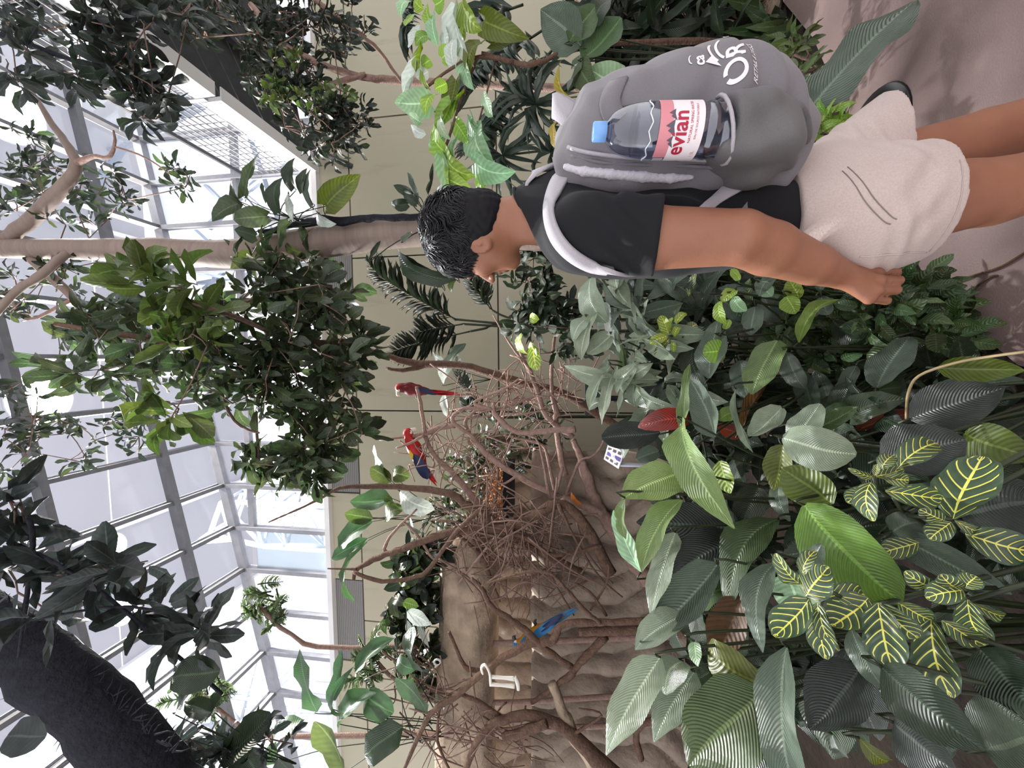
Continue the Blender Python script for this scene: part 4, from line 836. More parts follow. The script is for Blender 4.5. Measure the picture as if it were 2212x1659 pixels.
def folds_short(X, Y, Z):
    pa = .5 + .5 * np.sin(X * 19 + Z * 11 + Y * 8); hemk = np.clip((Z + .765) / .05, .06, 1)
    w1 = np.sin((Z * 1.0 + X * .45) * 150 + 2.2 * np.sin(Y * 12 + X * 16)) * .0046 * pa * np.clip((-.64 - Z) / .06, 0, 1); w2 = np.sin((X * .9 - Z * .6) * 78 + 2 * np.sin(Z * 21)) * .0040 * (1 - pa)
    return (w1 + w2) * hemk
so.disp(folds_short); shorts = so.obj('shorts', M_short, person, MM, 2)
def surf_pt(S, p, axis, sign):
    "walk along an axis of the grid to the surface (bilinear across the other two axes)"
    oth = [k for k in range(3) if k != axis]; g_ = (np.array(p, float) - S.lo) / S.h; b = np.clip(np.floor(g_).astype(int), 0, S.n - 2); fr = g_ - b; col = 0
    for da in (0, 1):
        for db in (0, 1):
            ix = [slice(None)] * 3; ix[oth[0]] = b[oth[0]] + da; ix[oth[1]] = b[oth[1]] + db; wt = (fr[oth[0]] if da else 1 - fr[oth[0]]) * (fr[oth[1]] if db else 1 - fr[oth[1]]); col = col + wt * S.d[tuple(ix)]
    ins = np.where(col < 0)[0]
    if not len(ins): return None
    k = ins[-1] if sign > 0 else ins[0]; a = col[k]; c = col[k + (1 if sign > 0 else -1)]; t = a / (a - c); q = np.array(p, float); q[axis] = S.lo[axis] + S.h * (k + (t if sign > 0 else -t)); return q
def ontube(S, name, pts, r, mat, parent, axis, sign, off=.001, sub=5, M=None):
    out = []
    for q in catmull([tuple(p) for p in pts], sub):
        s_ = surf_pt(S, q, axis, sign)
        if s_ is not None: s_[axis] += sign * off; out.append(s_)
    if len(out) > 2: return mtube(name, out, r, mat, parent, 5, 1, M)
ontube(so, 'pocket_seam', [(-.10, .1, -.600), (-.055, .1, -.622), (-.02, .1, -.655), (-.012, .1, -.668)], .0009, mat_plain('grey brown stitching', sRGB(132, 118, 112), .9), shorts, 1, 1)
ontube(so, 'pocket_seam', [(-.094, .1, -.590), (-.048, .1, -.612), (-.012, .1, -.645), (-.004, .1, -.660)], .0009, mat_plain('seam stitching', sRGB(132, 118, 112), .9), shorts, 1, 1)
ontube(so, 'side_seam', [(.058, .1, -.64), (.055, .1, -.69), (.056, .1, -.74), (.062, .1, -.775)], .0012, mat_plain('pale stitching', sRGB(190, 176, 170), .9), shorts, 1, 1)
ontube(so, 'hem_stitch', [(-.10, .1, -.768), (-.05, .1, -.771), (.0, .1, -.774), (.06, .1, -.778)], .0010, mat_plain('hem stitching', sRGB(180, 166, 160), .9), shorts, 1, 1)
m_ = MB(); c_ = catmull([tuple(MM @ Vector(p)) for p in ((.115, .10, -.60), (.125, .12, -.64), (.128, .115, -.665))], 3); m_.tube([q[:3] for q in c_], .003, 6); m_.build('drawstring', mat_plain('white cord', (.8, .78, .76), .8), shorts, True)
# hair: short sides, wavy top
ha = Sdf(HC - .16, HC + .18, .0045)
ha.ell(hp(-.010, 0, .022), (.102, .0845, .098), AX, .0).ell(hp(-.038, 0, -.040), (.066, .066, .060), AX, .03).ell(hp(.022, 0, .070), (.080, .072, .052), AX, .03)
def cutp(p, n_): w_ = fh * n_[0] + lh * n_[1] + uh * n_[2]; ha.plane(p, w_, .012)
cutp(hp(.060, 0, .014), (.80, 0, -.60)); cutp(hp(-.02, 0, -.060), (.46, 0, -.89))
ha.disp(lambda X, Y, Z: .0022 * np.sin(X * 210 + 3 * np.sin(Z * 90)) * np.sin(Y * 190 + 2 * np.sin(Z * 120)))
hair = ha.obj('hair', mat_plain('dark scalp hair', (.008, .0075, .009), .75, 0, .2), person, MM, 1)
mb = MB(); rh = random.Random(11)
for k in range(7000):
    th_ = rh.uniform(0, 6.283); cz = rh.uniform(-.75, 1); s_ = math.sqrt(max(0, 1 - cz * cz)); n_ = np.array([s_ * math.cos(th_), s_ * math.sin(th_), cz])
    q = np.array([-.010 + .101 * n_[0], .0845 * n_[1], .022 + .098 * n_[2]])
    if q[0] * .80 - q[2] * .60 > .0396 or q[0] * .46 - q[2] * .89 > .040: continue
    top = np.clip((q[2] - .005) / .07, 0, 1); p0 = hp(*q); nw = fh * n_[0] + lh * n_[1] + uh * n_[2]
    lift = .002 + rh.uniform(.006, .018) * top; ln = rh.uniform(.020, .030) + .030 * top
    sw = 1.3 * math.sin(q[0] * 55 + q[1] * 40) + 1.1 * math.sin(q[1] * 70 - q[2] * 30)
    t_ = fh * (.7 * math.cos(sw)) + lh * (.9 * math.sin(sw)) - uh * .8 * (1 - top) + np.array([rh.uniform(-.25, .25) for _ in range(3)]); t_ = t_ - nw * (t_ @ nw); t_ /= np.linalg.norm(t_) + 1e-6; b_ = np.cross(nw, t_); ph_ = q[0] * 90 + q[1] * 70; wv_ = .0055 * (.15 + top)
    pts = [p0 + t_ * ln * i / 6 + nw * (lift * math.sin(math.pi * min(1, i / 6 * .85 + .1)) - .003) + b_ * wv_ * math.sin(i * 1.25 + ph_) for i in range(7)]
    mb.tube([MM @ Vector(p) for p in pts], [.0014, .0017, .0017, .0015, .0013, .0009, .0003], 3, False)
mb.build('hair_locks', M_hair, hair, True, 'stuff')
mb = MB(); mb.tube([MM @ Vector(hp(.092, .012 + .008 * i, .027 + .003 * math.sin(i))) for i in range(5)], [.002, .003, .003, .0026, .001], 5); mb.build('eyebrow', M_hair, person, True)

# ================================================================== BACKPACK
bag = thing('backpack', 'grey backpack with light straps and white print worn on the back', 'backpack', MM @ Vector((-.2, 0, -.55)))
PV = Vector((-.10, .0, 0)); MP = MM @ Matrix.Translation(PV + Vector((-.012, -.016, 0))) @ Matrix.Rotation(math.radians(-21), 4, 'Z') @ Matrix.Translation(-PV); MPI = MP.inverted()
PG2 = np.array([(-.118, -.065), (-.165, -.055), (-.255, -.115), (-.288, -.25), (-.300, -.37), (-.272, -.455), (-.205, -.520), (-.105, -.505), (-.098, -.40), (-.112, -.2)])
def poly2(px, pz, poly):
    n = len(poly); d = np.full(np.broadcast(px, pz).shape, 1e9, np.float32); sg = np.ones(d.shape, np.float32)
    for i in range(n):
        a = poly[i]; b = poly[i - 1]; e = b - a; wx = px - a[0]; wz = pz - a[1]; t = np.clip((wx * e[0] + wz * e[1]) / (e @ e), 0, 1)
        d = np.minimum(d, (wx - e[0] * t) ** 2 + (wz - e[1] * t) ** 2); c1 = pz >= a[1]; c2 = pz < b[1]; c3 = e[0] * wz > e[1] * wx
        fl = (c1 & c2 & c3) | (~c1 & ~c2 & ~c3); sg = np.where(fl, -sg, sg)
    return sg * np.sqrt(d)
bk = Sdf((-.42, -.24, -.62), (-.05, .24, .0), .0042); sl_, X_, Y_, Z_ = bk.box(bk.lo, bk.lo + bk.n * bk.h)
d2 = poly2(X_, Z_, PG2); tt_ = np.clip((-.115 - X_) / .235, 0, 1); hw = (.140 - .03 * np.clip((Z_ + .16) / .10, 0, 1)) * (1 - .80 * tt_ ** 2.0); rr_ = .05
q1 = d2 + rr_ * .6; q2 = np.abs(Y_) - hw + rr_; bk.d[...] = np.minimum(np.maximum(q1, q2), 0) + np.sqrt(np.maximum(q1, 0) ** 2 + np.maximum(q2, 0) ** 2) - rr_
bk.ell((-.20, .0, -.36), (.105, .125, .15), None, .05)
def folds_bag(X, Y, Z):
    w1 = np.sin((X * 1.0 - Z * 1.1) * 55 + 3.4 * np.sin(Y * 13 + Z * 9)) * .0045 * np.clip((-.12 - Z) / .1, 0, 1); w2 = np.sin((Z + X * .6) * 75 + 2 * np.sin(Y * 23)) * .0018
    return w1 + w2
bk.disp(folds_bag); bmain = bk.obj('bag_body', M_bag, bag, MP, 2)
# piping and zips
def hit(S, x, y, M=MM):
    "where the sight line through a picture point meets a modelled surface, and the surface normal there (local frame)"
    Mi = M.inverted(); o_ = np.array(Mi @ CAM); d_ = np.array(Mi.to_3x3() @ ray(x, y).normalized())
    for k in range(3000):
        p = o_ + d_ * (.3 + k * .0006); i = ((p - S.lo) / S.h).round().astype(int)
        if (i < 1).any() or (i >= S.n - 1).any(): continue
        if S.d[tuple(i)] < 0:
            g_ = np.array([S.d[tuple(i + e)] - S.d[tuple(i - e)] for e in np.eye(3, dtype=int)]); return p, g_ / (np.linalg.norm(g_) + 1e-9)
    return None
def pictube(S, name, px, r, mat, parent, M, off=.002, n=6):
    pts = [h_[0] + h_[1] * off for h_ in (hit(S, x, y, M) for x, y in px) if h_]
    if len(pts) > 2: return mtube(name, pts, r, mat, parent, n, 4, M)
pictube(bk, 'zip', [(1228, 318), (1262, 328), (1320, 336), (1400, 343), (1490, 343), (1560, 350), (1625, 366)], .0040, M_bagl, bag, MP)
pictube(bk, 'zip', [(1236, 336), (1300, 350), (1380, 356), (1480, 357), (1560, 364), (1620, 376)], .0034, M_bag, bag, MP, .003)
pictube(bk, 'piping', [(1335, 232), (1400, 222), (1480, 222), (1545, 226)], .0018, M_bagd, bag, MP, .001)
h_ = hit(bk, 1236, 322, MP); z0 = MP @ Vector(h_[0] + h_[1] * .005); m_ = MB(); m_.bar(z0, z0 + (P(1262, 330, z0.y) - z0), .005, .009, CAM - z0); m_.build('zip_pull', mat_plain('pale zip pull', (.8, .8, .8), .4), bag)
for sgn in (1, -1):
    pd = []
    for (x, y) in ((1222, 356), (1262, 366), (1320, 372), (1390, 378), (1450, 381), (1496, 379)):
        h_ = hit(bk, x, y, MP)
        if h_: q = h_[0] - h_[1] * .001 + np.array([.004, 0, 0]); pd.append(np.array([q[0], q[1] * sgn, q[2]]))
    lo_b = np.min(pd, 0) - .03; hi_b = np.max(pd, 0) + .03; bp_ = Sdf(lo_b, hi_b, .0032); bp_.chain(pd, [.007, .0095, .010, .010, .009, .005][:len(pd)], .006)
    bp_.disp(lambda X, Y, Z: .0008 * np.sin(Z * 520 + 2.2 * np.sin(X * 500))); bp_.obj('back_pad', M_pad, bag, MP, 1)
def ribbon(name, pts, w, th, mat, parent, nrm, sub=5, fr='M'):
    "flat strap along a path; nrm per point or one vector"
    T_ = (lambda p: MM @ Vector(p)) if fr == 'M' else Vector
    Rr = (lambda v: (MM.to_3x3() @ Vector(v))) if fr == 'M' else Vector
    single = not isinstance(nrm[0], (tuple, list, np.ndarray)); rows = [list(p) + list(nrm if single else nrm[i]) for i, p in enumerate(pts)]; c = catmull(rows, sub); V = []; Fc = []
    n = len(c); W_ = w if isinstance(w, (list, tuple)) else [w] * len(pts)
    for i in range(n):
        p = T_(c[i][:3]); a = T_(c[max(i - 1, 0)][:3]); b = T_(c[min(i + 1, n - 1)][:3]); d = (b - a).normalized(); nz = Rr(c[i][3:6]); nz = (nz - d * nz.dot(d)).normalized(); x = d.cross(nz); u_ = i / (n - 1) * (len(W_) - 1); k = min(int(u_), len(W_) - 2); ww = W_[k] + (W_[k + 1] - W_[k]) * (u_ - k)
        for sx, sz in ((-.5, -.5), (-.46, .5), (0, .62), (.46, .5), (.5, -.5)): V.append(p + x * sx * ww + nz * sz * th)
    for i in range(n - 1):
        for j in range(5): Fc.append((i * 5 + j, i * 5 + (j + 1) % 5, (i + 1) * 5 + (j + 1) % 5, (i + 1) * 5 + j))
    Fc += [(0, 1, 2, 3, 4), tuple((n - 1) * 5 + j for j in (4, 3, 2, 1, 0))]; return mk(name, V, Fc, mat, parent, True)
pp, nn2 = [], []
for (x, y) in ((1216, 385), (1196, 425), (1190, 465), (1204, 510), (1236, 548), (1282, 574), (1335, 584)):
    h_ = hit(sh, x, y)
    if h_: pp.append(tuple(h_[0] + h_[1] * .006)); nn2.append(tuple(h_[1]))
q0 = MI @ (MP @ Vector((-.120, .075, -.075))); pp = [tuple(q0)] + pp + [(.100, .085, -.24), (.07, .11, -.33)]; nn2 = [(-.5, .3, .8)] + nn2 + [(.9, .5, 0), (.6, .8, 0)]
ribbon('shoulder_strap', pp, [.046, .044, .038, .034, .032, .030, .028, .026, .026, .026], .007, M_bagl, bag, nn2)
pr, nr = [], []
for (x, y) in ((1192, 352), (1168, 372), (1148, 392)):
    h_ = hit(sh, x, y)
    if h_: pr.append(tuple(h_[0] + h_[1] * .006)); nr.append(tuple(h_[1]))
pr = [tuple(MI @ (MP @ Vector((-.118, -.03, -.07))))] + pr + [(.03, -.105, -.02), (.09, -.11, -.08), (.118, -.115, -.18)]; nr = [(-.6, -.1, .8)] + nr + [(.3, -.3, .9), (.8, -.3, .5), (1, -.4, 0)]
ribbon('shoulder_strap', pr, [.046] * len(pr), .008, M_bagl, bag, nr)
for sg in (1, -1):
    e_ = tuple(MI @ (MP @ Vector((-.112, .125 * sg, -.475))))
    ribbon('strap_webbing', [(.07, .11 * sg, -.33), (.03, .152 * sg, -.37), (-.02, .156 * sg, -.415), e_], [.026, .026, .028, .045], .003, M_bag, bag, (0, sg, .15))
pw, nw2 = [], []
for (x, y) in ((1602, 396), (1575, 412), (1545, 434), (1515, 456), (1490, 475)):
    h_ = hit(sh, x, y)
    if h_: pw.append(tuple(h_[0] + h_[1] * .004)); nw2.append(tuple(h_[1]))
if len(pw) > 2: ribbon('strap_webbing', pw, [.040, .034, .024, .022, .022][:len(pw)], .003, M_bagl, bag, nw2)
# grab handle, lid strap
hd = [pm(1288, 285, .90), pm(1245, 258, .895), pm(1208, 234, .89), pm(1199, 229, .90), pm(1207, 230, .915), pm(1246, 252, .92), pm(1288, 276, .93)]
ribbon('grab_handle', [tuple(p) for p in hd], .050, .012, M_bagl, bag, [(-.1, 1, .1), (-.1, 1, .1), (-.1, .8, .6), (-.1, .0, 1), (.1, -.8, .6), (.1, -1, -.1), (.1, -1, -.1)], 5)
pl_, nl_ = [], []
for (x, y) in ((1338, 176), (1326, 196), (1318, 218), (1322, 242), (1336, 262)):
    h_ = hit(bk, x, y, MP)
    if h_: pl_.append(tuple(MI @ (MP @ Vector(h_[0] + h_[1] * .004)))); nl_.append(tuple(MI.to_3x3() @ (MP.to_3x3() @ Vector(h_[1]))))
if len(pl_) > 2: ribbon('lid_strap', pl_, .040, .005, M_bag, bag, nl_, 5)
# side pocket around the bottle
pk = Sdf((-.28, .08, -.58), (-.05, .27, -.27), .0036)
pk.ell((-.150, .112, -.418), (.076, .070, .096), None, .0).cone((-.180, .184, -.36), (-.168, .180, -.425), .0560, .0560, .03); pk.plane((-.178, .15, -.335), (-.22, .1, 1.0), .003)
pk.disp(lambda X, Y, Z: .0062 * np.sin((X * 1.2 + Z * .8) * 66 + 3.5 * np.sin(Z * 26 + 1)) + .002 * np.sin(Z * 95 + X * 60)); pocket = pk.obj('side_pocket', M_bagd, bag, MM, 1)
# print on the back of the bag
def text_mesh(s, size, bold=0.0, shear=0):
    cu = bpy.data.curves.new('t', 'FONT'); cu.body = s; cu.size = size; cu.align_x = 'LEFT'; cu.offset = bold; cu.shear = shear; cu.resolution_u = 4
    o = bpy.data.objects.new('t', cu); link(o); dg = bpy.context.evaluated_depsgraph_get(); me = o.evaluated_get(dg).to_mesh(); V = [tuple(v.co) for v in me.vertices]; Fc = [tuple(p.vertices) for p in me.polygons]
    o.evaluated_get(dg).to_mesh_clear(); bpy.data.objects.remove(o); bpy.data.curves.remove(cu); return V, Fc
def decal(name, V, Fc, l0, u0, mat, parent, S=bk, rot=0.0):
    "lay flat lettering on the rear of the bag: x runs to the wearer's right, y up"
    out = []; c, s_ = math.cos(rot), math.sin(rot)
    for v in V:
        x, y = v[0] * c - v[1] * s_, v[0] * s_ + v[1] * c; q = surf_pt(S, (-.2, l0 - x, u0 + y), 0, -1)
        if q is None: q = np.array([-.30, l0 - x, u0 + y])
        q[0] -= .0016; out.append(MP @ Vector(q))
    return mk(name, out, Fc, mat, parent)
M_print = mat_plain('white print', (.86, .82, .84), .6)
def rear_lu(x, y, fp=-.325):
    h_ = hit(bk, x, y, MP); return (h_[0][1], h_[0][2]) if h_ else (.02, -.36)
def ring(rx, ry, w_, a0, a1, n=26):
    V = []; Fc = []
    for i in range(n + 1):
        a = a0 + (a1 - a0) * i / n
        for k in (0, 1): V.append(((rx + w_ * (k - .5)) * math.cos(a), (ry + w_ * (k - .5)) * math.sin(a), 0))
    for i in range(n): Fc.append((2 * i, 2 * i + 1, 2 * i + 3, 2 * i + 2))
    return V, Fc
lo_, uo_ = rear_lu(1590, 168); lr_, ur_ = rear_lu(1597, 140)
V, Fc = ring(.0165, .0165, .0068, math.radians(130), math.radians(130 + 330)); decal('printed_logo', V, Fc, lo_ - .010, uo_, M_print, bag)
V, Fc = text_mesh('R', .044, .0010); decal('printed_logo', V, Fc, lo_ - .034, uo_ - .0165, M_print, bag)
V, Fc = ring(.030, .022, .0045, math.radians(150), math.radians(35)); V = [(x, y, z) for x, y, z in V]; decal('printed_logo', V, Fc, lo_ - .066, uo_ + .006, M_print, bag)
V, Fc = ring(.038, .036, .0045, math.radians(140), math.radians(60)); V += [(-.040, .018, 0), (-.018, .034, 0), (-.034, .046, 0)]; Fc.append((len(V) - 3, len(V) - 2, len(V) - 1)); decal('printed_logo', V, Fc, lo_ - .066, uo_ + .004, M_print, bag)
V, Fc = text_mesh('CI', .014, .0004); decal('printed_logo', V, Fc, lo_ - .094, uo_ + .0, M_print, bag)
V, Fc = text_mesh('RETAIL & DIRECT', .0118, .0002); decal('printed_logo', V, Fc, lo_ + .006, uo_ - .038, M_print, bag)
V, Fc = text_mesh('ca', .026, .0008); decal('printed_logo', V, Fc, lo_ - .026, uo_ + .052, M_print, bag)
V, Fc = ring(.010, .004, .002, 0, math.pi); decal('printed_logo', V, Fc, lo_ - .044, uo_ + .073, M_print, bag)

# ================================================================== WATER BOTTLE in the side pocket
def mat_clear(name, tint, refl=.9):
    m, nt, out = nodes(name); t = N(nt, 'BsdfTransparent'); t.inputs[0].default_value = (*tint, 1); g = N(nt, 'BsdfGlossy'); g.inputs['Roughness'].default_value = .06
    lw = N(nt, 'LayerWeight'); lw.inputs[0].default_value = .35; mx = N(nt, 'MixShader'); L(nt, math_(nt, 'MULTIPLY_ADD', lw.outputs[1], .45 * refl, .10), mx.inputs[0]); L(nt, t.outputs[0], mx.inputs[1]); L(nt, g.outputs[0], mx.inputs[2]); L(nt, mx.outputs[0], out.inputs[0]); return m
bt_ = thing('water_bottle', 'clear plastic water bottle with blue cap and pink label in the bag pocket', 'bottle', MM @ Vector((-.17, .18, -.43)))
top = Vector((-.192, .196, -.112)); bot = Vector((-.170, .182, -.425)); ax_ = (MM.to_3x3() @ (top - bot)); BL = ax_.length; zb = ax_.normalized(); 
yb = (CAM - (MM @ top)); yb = (yb - zb * yb.dot(zb)).normalized(); xb = yb.cross(zb)      # yb faces the viewer
o_ = MM @ bot; MBt = Matrix(((xb.x, yb.x, zb.x, o_.x), (xb.y, yb.y, zb.y, o_.y), (xb.z, yb.z, zb.z, o_.z), (0, 0, 0, 1)))
def brad(z):
    s = z / BL
    if s < .40: return .0445 + .0016 * math.sin(s * 75) 
    if s < .66: return .0455
    if s < .92: return .0145 + (.0455 - .0145) * math.sqrt(max(0, 1 - ((s - .66) / .26) ** 2.0))
    return .0135
m_ = MB(); m_.lathe(MBt, [(.001, 0), (.030, 0), (.042, .012)] + [(brad(BL * k / 60), BL * k / 60) for k in range(4, 57)], 36); m_.build('bottle_body', mat_clear('clear blue plastic', (.80, .83, .93)), bt_, True)
m_ = MB(); m_.lathe(MBt, [(.001, .004), (.028, .004), (.040, .016)] + [(brad(BL * k / 60) - .002, BL * k / 60) for k in range(5, 47)] + [(.001, BL * 46 / 60)], 30); m_.build('water', mat_clear('water', (.86, .88, .93), .3), bt_, True)
m_ = MB(); m_.lathe(MBt, [(.001, BL * 1.0), (.015, BL * 1.0), (.0165, BL * .994), (.0168, BL * .925), (.0160, BL * .922)], 30); m_.build('cap', mat_plain('sky blue cap', sRGB(120, 168, 226), .4), bt_, True)
m_ = MB(); m_.lathe(MBt, [(.0165, BL * .912), (.0175, BL * .905), (.0145, BL * .895)], 24); m_.build('neck_ring', mat_plain('dark blue ring', sRGB(70, 86, 120), .4), bt_, True)
def bwrap(x, z, off=.0008): r_ = .0455 + off; a = x / r_; return MBt @ Vector((-r_ * math.sin(a), r_ * math.cos(a), z))
LZ0, LZ1 = BL * .42, BL * .655
def label_patch(name, z0, z1, a0, a1, mat, off):
    V = []; Fc = []; n = 24
    for i in range(n + 1):
        for z in (z0, z1): V.append(bwrap((a0 + (a1 - a0) * i / n) * .0455, z, off))
    for i in range(n): Fc.append((2 * i, 2 * i + 1, 2 * i + 3, 2 * i + 2))
    return mk(name, V, Fc, mat, bt_, True)
label_patch('label', LZ0, LZ1 - .022, -1.5, 1.5, mat_plain('white label', (.85, .78, .80), .5), .0006); label_patch('label', LZ1 - .022, LZ1, -1.05, 1.5, mat_plain('pink label band', sRGB(214, 138, 146), .5), .0007)
label_patch('bar_code', LZ1 - .020, LZ1 - .002, -1.45, -1.1, mat_plain('barcode grey', (.5, .5, .5), .6), .0008)
def btext(s, size, x0, z0, mat, bold=0, off=.0013):
    V, Fc = text_mesh(s, size, bold); mk('label_print', [bwrap(v[0] + x0, v[1] + z0, off) for v in V], Fc, mat, bt_)
M_red = mat_plain('crimson ink', sRGB(176, 30, 62), .5); M_ink = mat_plain('grey ink', sRGB(90, 84, 96), .5)
btext('evian', .036, -.041, LZ0 + .028, M_red, .0007); btext('NATURAL SPRING WATER', .0062, -.018, LZ0 + .019, M_red); btext('EAU DE SOURCE NATURELLE', .0046, -.012, LZ0 + .011, M_red); btext('1.5L', .008, -.046, LZ0 + .006, mat_plain('pale pink ink', sRGB(220, 150, 160), .5))
for x0, w_, h_ in ((-.026, .020, .013), (-.008, .026, .018), (.016, .020, .014)):
    z_ = LZ1 - .028; pts = [(x0, z_), (x0 + w_ * .35, z_ + h_ * .75), (x0 + w_ * .5, z_ + h_ * .5), (x0 + w_ * .62, z_ + h_), (x0 + w_, z_ + .003), (x0 + w_ * .55, z_ + .004)]
    mk('label_print', [bwrap(x, z, .0014) for x, z in pts], [(0, 1, 2, 5), (5, 2, 3, 4)], M_ink, bt_)

m_ = MB(); m_.tube([MBt @ Vector((.0525 * math.cos(k * math.pi / 9), .0535 * math.sin(k * math.pi / 9), BL * .272 - .016 * math.cos(k * math.pi / 9))) for k in range(-1, 11)], .0035, 6); m_.build('pocket_rim', M_bagl, bag, True)

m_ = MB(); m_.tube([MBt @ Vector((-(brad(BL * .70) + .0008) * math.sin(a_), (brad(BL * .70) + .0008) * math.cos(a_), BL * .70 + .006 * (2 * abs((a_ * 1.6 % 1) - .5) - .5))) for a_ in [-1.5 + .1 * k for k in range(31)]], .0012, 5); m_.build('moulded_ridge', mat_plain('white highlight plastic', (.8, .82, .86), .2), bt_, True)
# ================================================================== ROCKWORK at the left
def fbm(x, y, seed=0):
    v = 0; a = .5; r_ = np.random.RandomState(seed)
    for o in range(5):
        k = r_.uniform(-1, 1, 4) * 2 ** o; v += a * np.sin(x * (2.1 * 2 ** o + k[0]) + y * (k[1] + .7) + k[2] * 5) * np.cos(y * (1.9 * 2 ** o + k[3]) - x * k[1] + k[0] * 3); a *= .55
    return v
M_rock = mat_plain('grey brown artificial rock', sRGB(166, 150, 134), .85, 0, .25, .45, 3.2, sRGB(116, 102, 92), .9, 22)
M_log = mat_plain('weathered log bark', sRGB(196, 174, 150), .85, 0, .25, .5, 4, sRGB(120, 104, 92), .9, 26)
nx_, nz_ = 380, 80; V = []; Fc = []
for j in range(nz_):
    for i in range(nx_):
        x = -5.6 + 4.9 * i / (nx_ - 1); z = -.15 + 2.95 * j / (nz_ - 1); xx = x + .10 * math.sin(z * 3.1 + x) + .05 * math.sin(z * 9)
        cr = abs(math.sin(xx * 10.5 + .9 * math.sin(xx * 2.1) + .5 * math.sin(z * 2.3 + xx))); d = -.17 * (cr ** .42) + .05 * float(fbm(xx * 2, z * 2, 2)) + .02 * float(fbm(xx * 9, z * 9, 5)) + (1.3 if z > 1.76 else 0)
        V.append((x, 4.22 + d + .12 * max(0, x + 1.2) * 2, z))
for j in range(nz_ - 1):
    for i in range(nx_ - 1): q = j * nx_ + i; Fc.append((q, q + 1, q + nx_ + 1, q + nx_))
rock = mk('wall_left', V, Fc, M_rock, None, True); tag(rock, 'brown artificial rock face with deep vertical cracks', None, None, 'structure')
# horizontal log ledge on top of the rock
V = []; Fc = []; n_ = 34; m2 = 70
for i in range(m2):
    s = i / (m2 - 1); x = -5.8 + 4.35 * s
    for k in range(n_):
        a = 2 * math.pi * k / n_; r_ = .30 + .03 * math.sin(3 * a + x) + .025 * float(fbm(x * 2, a * 2, 8)) - .06 * max(0, math.cos(a - 2.9)) ** 14 + .012 * math.sin(a * 17 + x * 2)
        r_ *= min(1, ((1 - s) * 9) ** .4 + .05); V.append((x, 3.98 + r_ * .9 * math.cos(a) + .0, 2.36 + .03 * x * -.4 + r_ * math.sin(a)))
for i in range(m2 - 1):
    for k in range(n_): Fc.append((i * n_ + k, i * n_ + (k + 1) % n_, (i + 1) * n_ + (k + 1) % n_, (i + 1) * n_ + k))
Fc.append(tuple((m2 - 1) * n_ + k for k in range(n_)))
tag(mk('log_ledge', V, Fc, M_log, None, True), 'huge horizontal log lying along the top of the rock face', 'log')
# chip-filled nest tray
tray = thing('nest_tray', 'dark tray heaped with orange wood chips behind the dead branches', 'tray', P(1085, 1070, 4.3))
p0 = P(1100, 1060, 4.35); m_ = MB(); m_.boxm(Matrix.Translation(p0), .62, .5, .06); m_.build('tray', M_barkd, tray)
st = Stuff(); r5 = random.Random(5); lm('wood chips', sRGB(186, 128, 78), sRGB(120, 82, 52), nv=3, slant=.2, pleat=.1, rough=.8, trans=0, var=.45, island=True)
for k in range(900):
    q = p0 + Vector((r5.gauss(0, .14), r5.gauss(0, .10), .04 + abs(r5.gauss(0, .06)) + .20 * math.exp(-((r5.random() * 2) ** 2)) * r5.random())); d = Vector((r5.uniform(-1, 1), r5.uniform(-1, 1), r5.uniform(-.6, .6))).normalized(); st.add(leaf_mesh('strap', 1, LG['wood chips'], 2, 2), leaf_mat(q, q + d * .05, .016, r5.uniform(-2, 2), ZV))
st.build('wood_chips', LG['wood chips'], tray)
# ================================================================== TALL TREE
tree = thing('tall_tree', 'tall smooth pale-barked tree rising behind the head', 'tree', P(1640, 520, 3.3))
def tb(t, spec, mat, name='branch', n=8, jit=.0, sub=4): mb_ = MB(); branch(mb_, spec, sub, n, jit); return mb_.build(name, mat, t, True)
tb(tree, [(-160, 536, 3.3, 19), (0, 537, 3.3, 20), (150, 538, 3.3, 22), (300, 541, 3.3, 26), (345, 543, 3.3, 29), (400, 545, 3.3, 27), (520, 548, 3.3, 31), (700, 522, 3.3, 34), (850, 502, 3.3, 34), (1000, 498, 3.3, 35), (1400, 515, 3.3, 40), (1640, 520, 3.3, 48)], M_trunk, 'trunk', 14)
for sp in ([(15, 520, 3.3, 14), (70, 470, 3.25, 14), (130, 410, 3.2, 13), (163, 360, 3.2, 11), (150, 320, 3.2, 8), (110, 265, 3.2, 6), (70, 200, 3.2, 4), (40, 165, 3.2, 2)],
           [(163, 355, 3.2, 7), (200, 338, 3.15, 5), (235, 340, 3.1, 4), (248, 310, 3.1, 3), (245, 282, 3.1, 2)], [(150, 540, 3.25, 8), (95, 590, 3.1, 9), (40, 625, 3.0, 8), (-10, 680, 2.9, 7)],
           [(70, 560, 3.3, 10), (100, 590, 3.3, 10), (140, 625, 3.35, 9), (165, 655, 3.4, 7), (185, 690, 3.4, 4)], [(75, 465, 3.3, 8), (30, 500, 3.3, 9), (-30, 520, 3.3, 8)], [(330, 545, 3.3, 4), (280, 560, 3.35, 3), (200, 580, 3.4, 2)],
           [(150, 650, 3.4, 4), (60, 690, 3.4, 3), (20, 640, 3.4, 2)], [(248, 318, 3.1, 2.5), (290, 330, 3.1, 2), (330, 350, 3.1, 1.6), (370, 378, 3.1, 1.2)]): tb(tree, sp, M_trunk if sp[0][3] > 7 else M_barkl, 'branch', 8, .12)
crown(tree, [(90, 420, 90, 90, 26), (30, 640, 60, 60, 14), (220, 430, 90, 60, 12), (385, 385, 40, 22, 7), (180, 590, 110, 40, 16), (290, 880, 60, 60, 8), (180, 950, 140, 60, 26), (30, 900, 60, 120, 22), (60, 330, 60, 60, 10)], (3.2, 3.7), (16, 34), 'obov', 'glossy tree leaf', 150, 'loose dark leaves', .34, .3, 6, 21)
